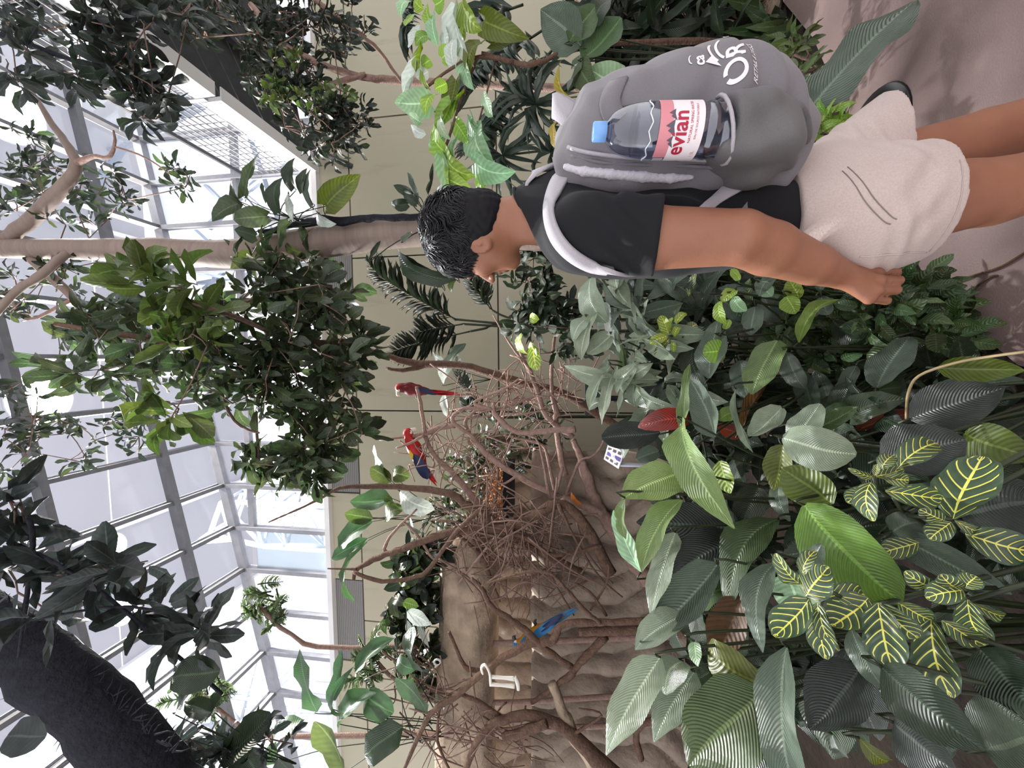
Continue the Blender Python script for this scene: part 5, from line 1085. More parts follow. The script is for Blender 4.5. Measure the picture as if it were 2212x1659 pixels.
# climbing aroid on the trunk
aro = thing('climbing_aroid', 'climbing plant with hanging arrow-shaped leaves on the tall trunk', 'plant', P(700, 480, 3.15))
tb(aro, [(560, 500, 3.15, 5), (640, 487, 3.1, 8), (700, 478, 3.1, 9), (780, 474, 3.1, 8), (850, 470, 3.1, 7), (960, 475, 3.12, 7), (1300, 500, 3.15, 8), (1620, 510, 3.2, 8)], M_barkd, 'stem', 8, .5)
for q in ((528, 423, 556, 342, 34, 'heart', 'glossy tree leaf'), (515, 440, 468, 472, 32, 'heart', 'glossy tree leaf'), (522, 438, 504, 398, 24, 'heart', 'glossy tree leaf'), (577, 468, 517, 474, 34, 'heart', 'glossy tree leaf'), (577, 432, 567, 384, 14, 'heart', 'dark green leaf'), (603, 458, 609, 396, 30, 'heart', 'dark green leaf'), (636, 407, 637, 352, 28, 'heart', 'dark green leaf'), (622, 420, 631, 470, 20, 'lance', SI), (524, 520, 522, 564, 22, 'heart', 'dark green leaf'), (552, 510, 514, 498, 28, 'heart', 'dark green leaf'), (676, 440, 672, 378, 22, 'heart', GG), (705, 442, 766, 388, 44, 'heart', OL), (700, 430, 745, 400, 30, 'heart', 'glossy tree leaf'), (655, 415, 662, 372, 24, 'heart', 'dark green leaf'), (688, 462, 720, 480, 26, 'heart', SI), (540, 550, 505, 575, 24, 'heart', 'light tree leaf'), (625, 480, 610, 515, 22, 'heart', 'light tree leaf')):
    pleaf(aro, (q[0], q[1], 3.0), (q[0] + (q[2] - q[0]) * 1.2, q[1] + (q[3] - q[1]) * 1.2, 2.95), q[4] * 1.25, q[5], q[6], None, rnd.uniform(-.5, .5), P(rnd.uniform(600, 720), 480, 3.1), 6, 4)
# foliage masses
cr1 = thing('leafy_tree_crown', 'broad dark-green tree crown hanging in the middle of the roof', 'tree', P(700, 760, 3.2))
tb(cr1, [(120, 700, 2.9, 5), (300, 730, 3.0, 7), (500, 760, 3.1, 8), (640, 745, 3.3, 9), (760, 742, 3.6, 10), (1290, 900, 4.4, 10)][:5], M_bark, 'branch', 8, .3)
for sp in ([(300, 730, 3.0, 5), (420, 690, 2.9, 4), (560, 640, 2.9, 3)], [(500, 760, 3.1, 5), (600, 850, 3.1, 4), (720, 930, 3.1, 3)], [(480, 850, 3.0, 3), (500, 900, 3.0, 3), (530, 925, 3.0, 3), (560, 935, 3.0, 2)], [(640, 745, 3.3, 4), (560, 860, 3.2, 3), (560, 1000, 3.1, 3)]): tb(cr1, sp, M_twig, 'branch', 6, .3)
crown(cr1, [(330, 740, 150, 90, 34), (200, 750, 110, 80, 22), (480, 800, 130, 80, 34), (560, 700, 130, 80, 34), (640, 800, 120, 100, 34), (720, 900, 80, 80, 22), (600, 1000, 90, 50, 24), (660, 640, 90, 60, 22), (740, 760, 60, 70, 16), (690, 980, 60, 50, 10), (620, 580, 90, 40, 14)], (2.7, 3.4), (34, 62), 'obov', 'glossy tree leaf', 300, 'loose small leaves', .40, .55, 6, 22)
cr2 = thing('leafy_branch', 'branch of large light-green leaves beside the tall trunk', 'plant', P(380, 640, 2.4))
tb(cr2, [(640, 745, 3.25, 4), (520, 690, 2.7, 5), (430, 660, 2.4, 4), (380, 650, 2.35, 3)], M_twig, 'branch', 6, .2)
crown(cr2, [(380, 630, 60, 60, 7), (400, 720, 60, 50, 5), (360, 880, 40, 40, 4), (330, 610, 30, 30, 2)], (2.3, 2.5), (58, 88), 'obov', 'light tree leaf', 300, None, .42, .3, 6, 23)
cr3 = thing('leafy_branch', 'dark leafy branch in front of the walkway railing at the upper right', 'plant', P(250, 120, 2.8))
tb(cr3, [(-40, 60, 2.6, 5), (100, 110, 2.7, 5), (230, 160, 2.8, 4), (340, 230, 2.9, 3)], M_barkd, 'branch', 6, .2)
crown(cr3, [(200, 110, 90, 80, 18), (300, 170, 70, 60, 15), (250, 40, 110, 45, 14), (330, 240, 40, 40, 6), (40, 40, 70, 60, 10), (370, 20, 60, 30, 6), (30, 130, 30, 60, 6)], (2.6, 3.1), (34, 56), 'obov', 'dark tree leaf', 260, 'loose dark leaves', .38, .5, 6, 24)
cr4 = thing('trailing_vine', 'dense dark vine hanging under the walkway at the upper right', 'plant', P(560, 130, 3.4))
for sp in ([(542, 10, 3.2, 6), (597, 83, 3.2, 7), (651, 119, 3.2, 7), (720, 150, 3.3, 7), (800, 170, 3.4, 7), (910, 178, 3.6, 8), (1500, 200, 3.8, 9)], [(700, 190, 3.3, 6), (740, 175, 3.3, 6), (790, 160, 3.35, 4)], [(680, 0, 3.2, 5), (760, 60, 3.3, 4), (820, 110, 3.4, 4), (870, 180, 3.5, 3)], [(640, 150, 3.2, 3), (700, 230, 3.2, 2), (760, 280, 3.3, 2)], [(560, 200, 3.2, 3), (660, 270, 3.2, 2), (740, 300, 3.3, 2)]): tb(cr4, sp, M_barkl if sp[0][3] > 5 else M_twig, 'stem', 7, .3)
crown(cr4, [(470, 40, 120, 50, 34), (600, 80, 100, 70, 50), (610, 170, 90, 60, 40), (670, 230, 80, 80, 46), (720, 60, 80, 60, 30), (740, 270, 70, 50, 26), (700, 320, 40, 30, 10)], (3.0, 3.6), (18, 34), 'obov', 'dark tree leaf', 220, 'loose dark leaves', .36, .8, 6, 25)
crown(cr4, [(620, 180, 60, 70, 12), (700, 220, 50, 50, 6)], (2.95, 3.0), (18, 30), 'ovate', 'light tree leaf', 100, None, .5, .5, 5, 26, False)
cr5 = thing('leafy_branch', 'silhouetted branch of large dark leaves at the upper left', 'plant', P(250, 1290, 1.9))
for sp in ([(480, 1500, 2.0, 4), (340, 1380, 1.9, 4), (220, 1280, 1.85, 4), (90, 1200, 1.8, 4), (-30, 1150, 1.8, 4)], [(440, 1360, 1.9, 3), (280, 1310, 1.85, 3), (60, 1340, 1.8, 3)], [(60, 1120, 1.8, 5), (70, 1180, 1.8, 5), (40, 1420, 1.85, 3)]): tb(cr5, sp, M_barkd, 'branch', 6, .2)
crown(cr5, [(170, 1240, 70, 40, 4), (290, 1230, 60, 30, 4), (300, 1320, 70, 30, 4), (400, 1360, 50, 25, 3), (60, 1230, 60, 60, 4), (50, 1110, 50, 40, 4), (110, 1330, 50, 30, 2), (440, 1370, 20, 20, 1)], (1.8, 2.0), (64, 100), 'oblong', 'dark tree leaf', 300, None, .40, .35, 5, 27)
pleaf(cr5, (475, 1450, 1.9), (372, 1462, 1.9), 62, 'round', 'dark green leaf', 0, .2, None); pleaf(cr5, (100, 1590, 1.7), (15, 1590, 1.7), 60, 'round', 'dark tree leaf', 0, .2, None)
dk = thing('shaggy_tree', 'thick dark shaggy trunk leaning across the upper left corner', 'tree', P(330, 1680, 2.3))
tb(dk, [(-120, 1290, 2.1, 48), (0, 1370, 2.1, 55), (80, 1430, 2.12, 60), (170, 1500, 2.15, 62), (250, 1580, 2.2, 64), (330, 1680, 2.25, 66), (420, 1800, 2.3, 70)], M_barkd, 'trunk', 16, .08)
mb = MB(); rk = random.Random(9)
for k in range(150):
    s = rk.random(); x = -20 + 360 * s; y = 1360 + 310 * s; sd = rk.choice((-1, 1)); off = rk.uniform(50, 66); B_ = P(x + sd * off * .62, y - sd * off * .78, 2.15); T_ = P(x + sd * (off + rk.uniform(10, 34)) * .62 + rk.uniform(-40, 40), y - sd * (off + rk.uniform(10, 34)) * .78 + rk.uniform(-30, 30), 2.15); mb.tube([B_, (B_ + T_) / 2 + Vector((rk.uniform(-.02, .02), 0, rk.uniform(-.02, .02))), T_], [.006, .004, .001], 4)
mb.build('bark_fibres', M_barkd, dk, True, 'stuff')
# ================================================================== DEAD PERCH BRANCHES
def Yb(sp, Y): return [(a, b, Y + (c if len(q) > 3 else 0), q[-1]) for q in sp for a, b, c in [(q[0], q[1], q[2] if len(q) > 3 else 0)]]
pt = thing('dead_perch_tree', 'bare pinkish-brown dead tree with looping limbs where the macaws perch', 'tree', P(1400, 1260, 3.9))
for i, sp in enumerate(([(1215, 1076, 8), (1148, 1045, 9), (1091, 1011, 10), (1046, 975, 9), (1014, 939, 7), (983, 916, 6), (978, 900, 6), (994, 887, 6), (1012, 882, 6), (1064, 884, 5), (1114, 871, 5), (1154, 857, 3)],
    [(983, 920, 7), (946, 925, 8), (917, 936, 8), (888, 943, 5), (820, 950, 3)], [(1243, 927, 10), (1193, 930, 9), (1136, 936, 8), (1102, 927, 8), (1069, 893, 7), (1066, 868, 5)], [(1222, 1027, 9), (1209, 975, 9), (1200, 907, 8), (1202, 887, 8), (1191, 839, 6), (1195, 760, 5), (1202, 690, 3)],
    [(1238, 945, 9), (1182, 900, 8), (1159, 839, 7), (1143, 798, 6), (1125, 760, 5), (1105, 650, 2)], [(1150, 805, 4), (1100, 740, 3), (1065, 680, 2)], [(1400, 1260, 22), (1340, 1170, 20), (1301, 1110, 18), (1279, 1065, 17), (1263, 1020, 16), (1250, 981, 10), (1238, 950, 9)], [(1301, 1110, 12), (1250, 1090, 12), (1215, 1076, 11)],
    [(918, 935, 6), (908, 870, 6), (900, 835, 5)], [(917, 940, 7), (940, 985, 7), (985, 1030, 9), (1030, 1085, 10), (1080, 1150, 9)], [(1215, 1010, 5), (1190, 1080, 5), (1165, 960, 3), (1140, 940, 3)], [(1200, 1065, 6), (1185, 1000, 5), (1170, 960, 4), (1105, 945, 3)], [(1222, 1075, 5), (1250, 1000, 4), (1280, 985, 3), (1300, 960, 3), (1310, 925, 2)], [(1064, 884, 5), (1025, 872, 5), (1040, 860, 4), (1090, 840, 4), (1125, 815, 2)],
    [(1014, 939, 6), (1005, 910, 5), (1030, 885, 4)], [(1120, 1025, 4), (1080, 1045, 3), (1050, 990, 2)], [(915, 940, 4), (890, 955, 4), (856, 968, 3)], [(1146, 938, 3), (1180, 905, 2), (1240, 895, 2)])): tb(pt, Yb([q[:-1] + (q[-1] * .74,) for q in sp], 3.9 + .12 * math.sin(i * 2.3)), M_barkl, 'branch', 8, .22)
lg = thing('fallen_branch', 'long straight brown branch leaning diagonally behind the macaws', 'branch', P(1390, 965, 4.4)); tb(lg, Yb([(745, 738, 5), (830, 768, 7), (900, 785, 8), (1000, 790, 8), (1070, 810, 9), (1150, 832, 9), (1210, 847, 9), (1290, 893, 9), (1400, 970, 10)], 4.4), M_bark, 'branch', 9, .1); tb(lg, Yb([(930, 787, 6), (870, 800, 5), (835, 795, 3)], 4.4), M_bark, 'branch', 7, .2)
p2 = thing('dead_perch_tree', 'dead tree with thick brown limbs reaching up before the log ledge', 'tree', P(1300, 1250, 3.7))
for i, sp in enumerate(([(1320, 1240, 18), (1260, 1130, 15), (1206, 1089, 14), (1150, 1120, 15), (1090, 1143, 14), (1025, 1143, 12), (953, 1154, 11), (890, 1178, 10), (845, 1194, 9), (795, 1215, 8), (768, 1232, 7), (764, 1252, 5)], [(580, 1128, 2), (640, 1102, 3), (690, 1078, 4), (736, 1054, 6), (819, 1051, 8), (881, 1053, 9), (971, 1066, 11), (1007, 1090, 11), (1062, 1123, 12), (1150, 1180, 12), (1260, 1240, 14)],
    [(770, 1230, 4), (745, 1229, 3), (708, 1228, 2)], [(765, 1236, 5), (825, 1256, 6), (900, 1245, 6), (930, 1225, 6), (985, 1150, 7), (1050, 1090, 6)], [(840, 1195, 4), (830, 1185, 5), (850, 1150, 4), (900, 1100, 3)], [(870, 1125, 3), (905, 1160, 4), (935, 1205, 4), (985, 1220, 3)], [(1206, 1089, 6), (1240, 1160, 4), (1290, 1240, 3), (1345, 1290, 2)], [(1090, 1143, 8), (1150, 1170, 7), (1200, 1200, 6), (1300, 1180, 6)], [(970, 1140, 4), (1040, 1200, 5), (1060, 1250, 5), (1080, 1300, 3)], [(990, 1260, 3), (1070, 1160, 4), (1110, 1120, 3)], [(1200, 1090, 4), (1190, 1160, 4), (1185, 1230, 3), (1240, 1330, 2)])): tb(p2, Yb([q[:-1] + (q[-1] * .76,) for q in sp], 3.65 + .1 * math.sin(i * 1.7)), M_bark if i not in (4, 5, 9) else M_barkl, 'branch', 8, .22)
p3 = thing('dead_perch_tree', 'forked brown dead tree in front of the cracked rock face', 'tree', P(1440, 1362, 3.4))
for i, sp in enumerate(([(1600, 1355, 16), (1450, 1362, 14), (1387, 1362, 13), (1297, 1364, 13), (1250, 1366, 10)], [(1308, 1374, 12), (1270, 1415, 11), (1240, 1448, 10), (1232, 1458, 10), (1190, 1490, 7), (1148, 1519, 5)], [(1236, 1442, 9), (1181, 1404, 9), (1134, 1360, 9), (1098, 1335, 8), (1062, 1310, 7), (1040, 1270, 6), (1018, 1248, 4)],
    [(1400, 1340, 9), (1297, 1345, 9), (1235, 1345, 9), (1205, 1360, 10), (1195, 1385, 11), (1165, 1388, 11), (1127, 1398, 11), (1044, 1451, 10), (989, 1501, 9), (931, 1541, 8), (900, 1600, 7), (874, 1660, 5)], [(1044, 1451, 7), (1005, 1440, 6), (985, 1400, 5), (970, 1365, 5)], [(1007, 1660, 9), (1044, 1581, 11), (1105, 1548, 13), (1170, 1552, 14), (1235, 1584, 17), (1300, 1650, 22), (1380, 1720, 24)], [(1088, 1594, 12), (1130, 1580, 12), (1181, 1562, 12)], [(1192, 1476, 13), (1217, 1541, 15), (1243, 1595, 18), (1280, 1650, 20)], [(995, 1500, 5), (1036, 1516, 6), (1080, 1548, 7)], [(1297, 1345, 6), (1270, 1325, 6), (1220, 1270, 5), (1190, 1240, 4), (1140, 1235, 4), (1040, 1265, 3)], [(1310, 1330, 4), (1275, 1280, 4), (1240, 1260, 4)], [(1275, 1318, 3), (1310, 1260, 3), (1315, 1220, 2)], [(1385, 1640, 9), (1390, 1560, 9), (1440, 1500, 9)][0:2] + [(1600, 1545, 9)], [(950, 1530, 4), (945, 1600, 4), (970, 1660, 3)], [(985, 1505, 3), (940, 1490, 3), (905, 1470, 2)], [(1230, 1590, 5), (1300, 1545, 3), (1250, 1530, 2)])): tb(p3, Yb([q[:-1] + (q[-1] * .78,) for q in sp], 3.35 + .08 * math.sin(i * 1.9)), M_bark if i != 7 else M_log, 'branch', 8, .2)
# tangle of loose twigs
def tangle(label, blobs, Yr, n, seed, mat, rpx=(1.2, 2.6), lpx=(50, 150)):
    t = thing('twig_tangle', label, 'twigs', P(blobs[0][0] + 60, blobs[0][1], Yr[1]), None, None); r = random.Random(seed)
    big = 0; mbs = MB()
    for k in range(n):
        x, y, rx, ry = r.choice(blobs); a = r.uniform(0, 6.28); q = r.random() ** .5; cx, cy_ = x + rx * q * math.cos(a), y + ry * q * math.sin(a); ln = r.uniform(*lpx); an = r.uniform(0, 3.14); Y = r.uniform(*Yr); rp = r.uniform(*rpx)
        sp = [(cx - math.cos(an) * ln / 2 + r.uniform(-12, 12), cy_ - math.sin(an) * ln / 2 + r.uniform(-12, 12), Y, rp), (cx + r.uniform(-14, 14), cy_ + r.uniform(-14, 14), Y + r.uniform(-.1, .1), rp * .9), (cx + math.cos(an) * ln / 2, cy_ + math.sin(an) * ln / 2, Y + r.uniform(-.15, .15), rp * .5)]
        if k < 60: tb(t, sp, mat, 'twig', 5, .3, 3)
        else: branch(mbs, sp, 3, 4, .3)
    mbs.build('fine_twigs', mat, t, True, 'stuff'); return t
tangle('dense tangle of dry brown twigs in front of the log ledge', [(1120, 1230, 130, 90), (1060, 1180, 90, 90), (1180, 1190, 100, 90), (1080, 1120, 80, 60)], (3.45, 3.95), 170, 41, M_twig, (.8, 2.6), (60, 200))
tangle('loose dry twigs spreading around the looping limbs below the macaws', [(1060, 870, 110, 70), (1120, 920, 120, 90), (980, 1000, 90, 70), (1180, 820, 90, 60)], (3.8, 4.2), 150, 42, M_barkl, (1.0, 2.0), (40, 130))
tangle('thin twigs at the far left in front of the log', [(960, 1560, 90, 90), (1080, 1600, 110, 60), (900, 1480, 60, 60)], (3.3, 3.6), 90, 43, M_twig, (1.0, 2.2), (50, 140))
# ================================================================== MACAWS
def bm(name, c): return mat_plain(name, c, .55, 0, .4, .25, 60)
F_red, F_dred, F_yel, F_blu, F_nav, F_gold = bm('scarlet feathers', sRGB(190, 34, 34)), bm('dark red feathers', sRGB(118, 26, 30)), bm('yellow feathers', sRGB(240, 196, 40)), bm('blue feathers', sRGB(46, 124, 178)), bm('navy feathers', sRGB(36, 48, 88)), bm('golden feathers', sRGB(176, 116, 34))
M_beak = mat_plain('dark beak', (.03, .03, .03), .4); M_beakw = mat_plain('pale beak', (.75, .68, .6), .4); M_facew = mat_plain('white face skin', (.8, .76, .74), .6)
LG.update({m.name: m for m in (F_red, F_dred, F_yel, F_blu, F_nav, F_gold)})
def macaw(label, head, rump, tail, Y, side, c_body, c_head, wings, tails, beak, sc_=1.0):
    """head, rump, tail in picture points; side = unit picture vector across the back (towards the wing edge)"""
    Hh, Rr, Tt = P(*head, Y), P(*rump, Y + .02), P(*tail, Y + .05); t = thing('macaw', label, 'bird', Rr); ax = (Hh - Rr); ln = ax.length; u_ = ax.normalized(); v_ = (CAM - Hh).normalized(); v_ = (v_ - u_ * v_.dot(u_)).normalized(); s_ = u_.cross(v_)
    M_ = Matrix(((u_.x, s_.x, v_.x, Rr.x), (u_.y, s_.y, v_.y, Rr.y), (u_.z, s_.z, v_.z, Rr.z), (0, 0, 0, 1))) @ Matrix.Scale(sc_, 4); ln /= sc_
    S = Sdf((-.2, -.16, -.16), (ln + .16, .16, .16), .006); S.chain([(-.02, 0, 0), (ln * .25, 0, 0), (ln * .6, 0, .005), (ln * .85, 0, .01)], [.035, .062, .070, .050], .03); S.ell((ln, side * .01, .012), (.054, .050, .046), None, .03); S.obj('body', c_body, t, M_, 1)
    S = Sdf((ln - .09, -.09, -.08), (ln + .09, .09, .10), .006); S.ell((ln + .004, side * .012, .014), (.057, .053, .049), None, .0); S.plane((ln - .01, 0, 0), (-1, 0, 0), .01); S.obj('head', c_head, t, M_, 1)
    S = Sdf((ln - .06, -.13, -.06), (ln + .08, .13, .09), .005); S.chain([(ln + .016, side * .058, .012), (ln + .010, side * .090, .012), (ln - .022, side * .098, .012)], [.026, .020, .006], .008); S.obj('beak', beak, t, M_, 1)
    S = Sdf((ln - .06, -.1, -.02), (ln + .06, .1, .10), .005); S.ell((ln + .004, side * .034, .036), (.026, .024, .024), None, 0); S.obj('face_patch', M_facew, t, M_, 1)
    m_ = MB(); m_.lathe(M_ @ Matrix.Translation((ln + .012, side * .036, .060)), [(.001, .004), (.005, .003), (.007, 0)], 10); m_.build('eye', M_beak, t)
    for (f0, f1, off, wd, mt) in wings:
        for zz in (1, -1): leaf(t, M_ @ Vector((ln * f0, -side * off, .062 * zz)), M_ @ Vector((ln * f1, -side * off * .5, .035 * zz)), wd, 'oblong', mt, 0, 0, v_ * zz, 8, 4, 'wing')
    d = (Tt - Rr)
    for k, (mt, f) in enumerate(tails): leaf(t, Rr + s_ * (.012 * (k - 1)) - d * .05, Rr + d * f + s_ * .010 * (k - 1), .036, 'strap', mt, 0, 0, v_, 8, 2, 'tail_feather')
    for k in (-1, 1):
        m_ = MB(); b_ = M_ @ Vector((ln * .22, side * .05, .03 * k)); m_.tube([b_, b_ + s_ * side * .03, b_ + s_ * side * .045 - u_ * .02], [.010, .008, .006], 6); m_.build('foot', M_beak, t, True)
    return t
macaw('red macaw perched upright with its long tail hanging straight down', (866, 836), (915, 846), (1004, 852), 4.3, -1, F_dred, F_red, [(.85, -.35, .02, .085, F_dred), (.3, -.6, .015, .06, F_nav)], [(F_red, 1.0), (F_dred, .85), (F_red, .9)], M_beakw)
macaw('red, yellow and blue macaw half hidden behind a pink branch', (880, 938), (915, 1008), (946, 1050), 4.0, 1, F_red, F_red, [(.98, .45, .02, .10, F_red), (.62, .25, .035, .10, F_yel), (.45, -.35, .03, .11, F_nav)], [(F_red, 1.0), (F_nav, .8), (F_red, .9)], M_beakw)
macaw('blue and gold macaw leaning forward on the low forked branch', (1120, 1392), (1176, 1352), (1250, 1312), 3.42, 1, F_gold, F_blu, [(.98, .1, .035, .090, F_blu), (.6, -.5, .035, .075, F_blu), (.2, -.7, .02, .045, F_nav)], [(F_blu, 1.0), (F_gold, .9), (F_blu, .95)], M_beak, .72)
# ================================================================== SIGN, TOYS, BOX
sg = thing('species_sign', 'small white sign with purple stripe on a grey post', 'sign', P(1430, 1006, 2.5))
c0, c1, c2, c3 = P(1313, 961, 2.42), P(1349, 975, 2.36), P(1336, 1013, 2.40), P(1304, 992, 2.46); nrm = (c1 - c0).cross(c3 - c0).normalized(); nrm = nrm if nrm.dot(CAM - c0) > 0 else -nrm
def quad_on(a0, a1, b0, b1, off, name, mat):
    f = lambda a, b: c0.lerp(c1, a).lerp(c3.lerp(c2, a), b) + nrm * off
    v = [f(a0, b0), f(a1, b0), f(a1, b1), f(a0, b1)]; v += [p - nrm * (.012 if name == 'board' else .0008) for p in v]; mk(name, v, [(0, 1, 2, 3), (7, 6, 5, 4), (0, 4, 5, 1), (1, 5, 6, 2), (2, 6, 7, 3), (3, 7, 4, 0)], mat, sg)
quad_on(0, 1, 0, 1, 0, 'board', mat_plain('white board', (.78, .74, .76), .5)); quad_on(.1, .95, .40, .62, .0012, 'stripe', mat_plain('purple stripe', sRGB(92, 78, 150), .5)); quad_on(.45, .6, .46, .56, .0022, 'emblem', mat_plain('pale emblem', sRGB(190, 190, 220), .5))
for b in (.12, .72):
    for a in (.08, .38, .68): quad_on(a, a + .2, b, b + .16, .0012, 'picture', mat_plain('dark photo', sRGB(84, 74, 76), .5))
m_ = MB(); m_.tube([P(1330, 1003, 2.44), P(1420, 1006, 2.45), P(1640, 1010, 2.45)], .013, 8); m_.build('post', M_steel, sg, True)
ty = thing('rope_toy', 'white hanging perch toy of two rods and a loop on the branch', 'toy', P(1044, 1452, 3.25)); M_rope = mat_plain('pale rope', (.78, .74, .66), .8)
for a, b in (((1062, 1462), (1112, 1466)), ((1058, 1478), (1112, 1482))): tb(ty, [(a[0], a[1], 3.22, 4), ((a[0] + b[0]) / 2, (a[1] + b[1]) / 2, 3.22, 3.5), (b[0], b[1], 3.22, 5)], M_rope, 'rod', 7)
tb(ty, [(1112, 1462, 3.22, 4), (1118, 1474, 3.22, 5), (1120, 1490, 3.22, 4)], M_rope, 'cross_bar', 7); tb(ty, [(1060, 1478, 3.22, 3), (1058, 1455, 3.2, 3), (1048, 1436, 3.2, 3), (1040, 1442, 3.25, 3), (1044, 1458, 3.3, 3)], M_rope, 'loop', 7)
rg = thing('white_ring', 'small white ring hanging at the end of the log', 'ring', P(945, 1431, 3.5)); c_ = P(945, 1431, 3.5); m_ = MB(); m_.tube([c_ + Vector((.028 * math.cos(k * .3927), 0, .032 * math.sin(k * .3927))) for k in range(17)], .009, 8, False); m_.build('ring', M_white, rg, True)
bx = thing('equipment_box', 'dark box standing against the wall behind the hanging leaves', 'box', P(1300, 860, 4.6)); m_ = MB(); m_.boxm(Matrix.Translation(P(1284, 860, 4.6)), .36, .25, .22); bo = m_.build('case', mat_plain('black case', (.02, .02, .022), .5), bx); m_ = MB(); m_.boxm(Matrix.Translation(P(1266, 860, 4.6)), .38, .27, .02); m_.build('lid', mat_plain('black lid', (.03, .03, .032), .5), bx); m_ = MB(); m_.tube([P(1300, 860, 4.6), P(1450, 862, 4.6)], .03, 8); m_.build('post', M_barkd, bx)
# ================================================================== BACKGROUND PLANTS
fc = thing('rubber_fig', 'fig shrub with big oval leaves in front of the sill at the left', 'plant', P(1010, 1120, 4.4))
for q in ((845, 1078, 757, 1083, 44, 'ovate', 'banana leaf'), (805, 1120, 745, 1109, 32, 'ovate', 'light tree leaf'), (804, 1128, 732, 1183, 42, 'ovate', 'banana leaf'), (793, 1163, 717, 1207, 26, 'oblong', 'banana leaf'), (793, 1171, 766, 1298, 22, 'oblong', 'banana leaf'), (834, 1121, 874, 1098, 36, 'ovate', 'light tree leaf'), (864, 1064, 938, 1100, 46, 'ovate', SI), (892, 1178, 866, 1217, 26, 'ovate', 'banana leaf'), (915, 1150, 886, 1119, 24, 'ovate', 'banana leaf'), (838, 1036, 808, 962, 30, 'ovate', 'banana leaf'), (845, 1040, 800, 1010, 36, 'ovate', 'light tree leaf'), (850, 1020, 885, 1030, 34, 'ovate', 'light tree leaf'), (900, 1270, 842, 1365, 26, 'banana', 'banana leaf'), (860, 1100, 830, 1070, 30, 'ovate', 'light tree leaf')):
    pleaf(fc, (q[0], q[1], 4.3), (q[2], q[3], 4.25), q[4], q[5], q[6], None, rnd.uniform(-.4, .4), P(rnd.uniform(930, 990), 1110, 4.4), 7, 4)
bn = thing('banana_plant', 'tall plant with long paddle-shaped leaves at the left by the window', 'plant', P(1000, 1600, 3.4))
for q in ((684, 1537, 648, 1402, 40, 'banana', 'banana leaf'), (715, 1527, 738, 1404, 30, 'lance', 'banana leaf'), (735, 1542, 764, 1440, 30, 'lance', 'banana leaf'), (600, 1645, 656, 1558, 58, 'ovate', 'banana leaf'), (742, 1662, 680, 1558, 62, 'ovate', 'light tree leaf'), (735, 1562, 812, 1498, 48, 'ovate', 'banana leaf'), (850, 1380, 767, 1453, 40, 'lance', 'banana leaf'), (922, 1537, 855, 1464, 38, 'banana', 'banana leaf'), (893, 1348, 932, 1457, 38, 'banana', 'dark green leaf'), (870, 1570, 788, 1632, 52, 'banana', 'dark green leaf'), (790, 1500, 850, 1540, 50, 'ovate', 'banana leaf'), (860, 1420, 900, 1445, 30, 'ovate', 'banana leaf'), (830, 1560, 790, 1520, 44, 'ovate', 'banana leaf'), (880, 1320, 930, 1350, 30, 'lance', SI)):
    pleaf(bn, (q[0], q[1], 3.3), (q[2], q[3], 3.25), q[4], q[5], q[6], None, rnd.uniform(-.4, .4), P(rnd.uniform(880, 960), rnd.uniform(1540, 1620), 3.4), 8, 4)
ms = thing('swiss_cheese_plant', 'dark split-leaf climber in the upper left beside the shaggy trunk', 'plant', P(600, 1640, 2.6))
for q in ((480, 1640, 585, 1540, 62), (400, 1600, 340, 1660, 60), (430, 1560, 480, 1500, 40), (520, 1620, 560, 1690, 70), (460, 1540, 400, 1520, 36), (600, 1640, 640, 1700, 60), (380, 1540, 420, 1480, 34)): pleaf(ms, (q[0], q[1], 2.6), (q[2], q[3], 2.6), q[4], 'ovate', 'dark green leaf', None, rnd.uniform(-.5, .5), P(640, 1650, 2.7), 7, 4)
crown(ms, [(420, 1610, 80, 50, 16), (560, 1600, 90, 50, 10)], (2.6, 2.9), (24, 44), 'ovate', 'dark tree leaf', 100, None, .45, .5, 6, 44)
for nm, lab, c0_, sd in (('fern_tree', 'feathery light-green foliage before the left window', (560, 1310), 51), ('fern_tree', 'feathery foliage below the left end of the roof line', (440, 1500), 52), ('fern_tree', 'feathery light-green spray against the grey louvre panel', (815, 1430), 53)):
    t = thing(nm, lab, 'plant', P(c0_[0] + 60, c0_[1] + 20, 3.8)); r = random.Random(sd)
    for k in range(20): a = r.uniform(0, 6.28); x_, y_ = c0_[0] + r.uniform(-40, 40), c0_[1] + r.uniform(-50, 50); q_ = r.uniform(40, 75); frond(t, (x_, y_, 3.8), (x_ + q_ * math.cos(a), y_ + q_ * math.sin(a), 3.8 + r.uniform(-.2, .2)), 13, 20, 'loose fern leaflets', .05, .28, .12, sd * 20 + k)
    tb(t, [(c0_[0], c0_[1], 3.8, 4), (c0_[0] + 70, c0_[1] + 60, 3.8, 4), (c0_[0] + 200, c0_[1] + 90, 3.9, 5), (gv(4.0), c0_[1] + 60, 4.0, 6)], M_barkl, 'stem', 6, .2)
iv = thing('ivy', 'ivy leaves trailing over the top of the log ledge', 'plant', P(930, 1330, 4.0)); crown(iv, [(885, 1330, 50, 60, 22), (920, 1280, 40, 60, 16), (910, 1420, 40, 60, 14), (890, 1240, 40, 60, 14), (960, 1480, 30, 60, 8), (930, 1200, 50, 40, 14)], (3.75, 4.1), (22, 40), 'heart', 'glossy tree leaf', 200, 'loose dark leaves', .7, .5, 5, 54)
for q in ((905, 1340, 928, 1400, 18, SI), (880, 1340, 900, 1375, 18, SI), (870, 1300, 905, 1310, 22, LI), (885, 1270, 860, 1250, 20, LI)): pleaf(iv, (q[0], q[1], 3.7), (q[2], q[3], 3.7), q[4], 'lance', q[5], None, .2, None, 6, 4)
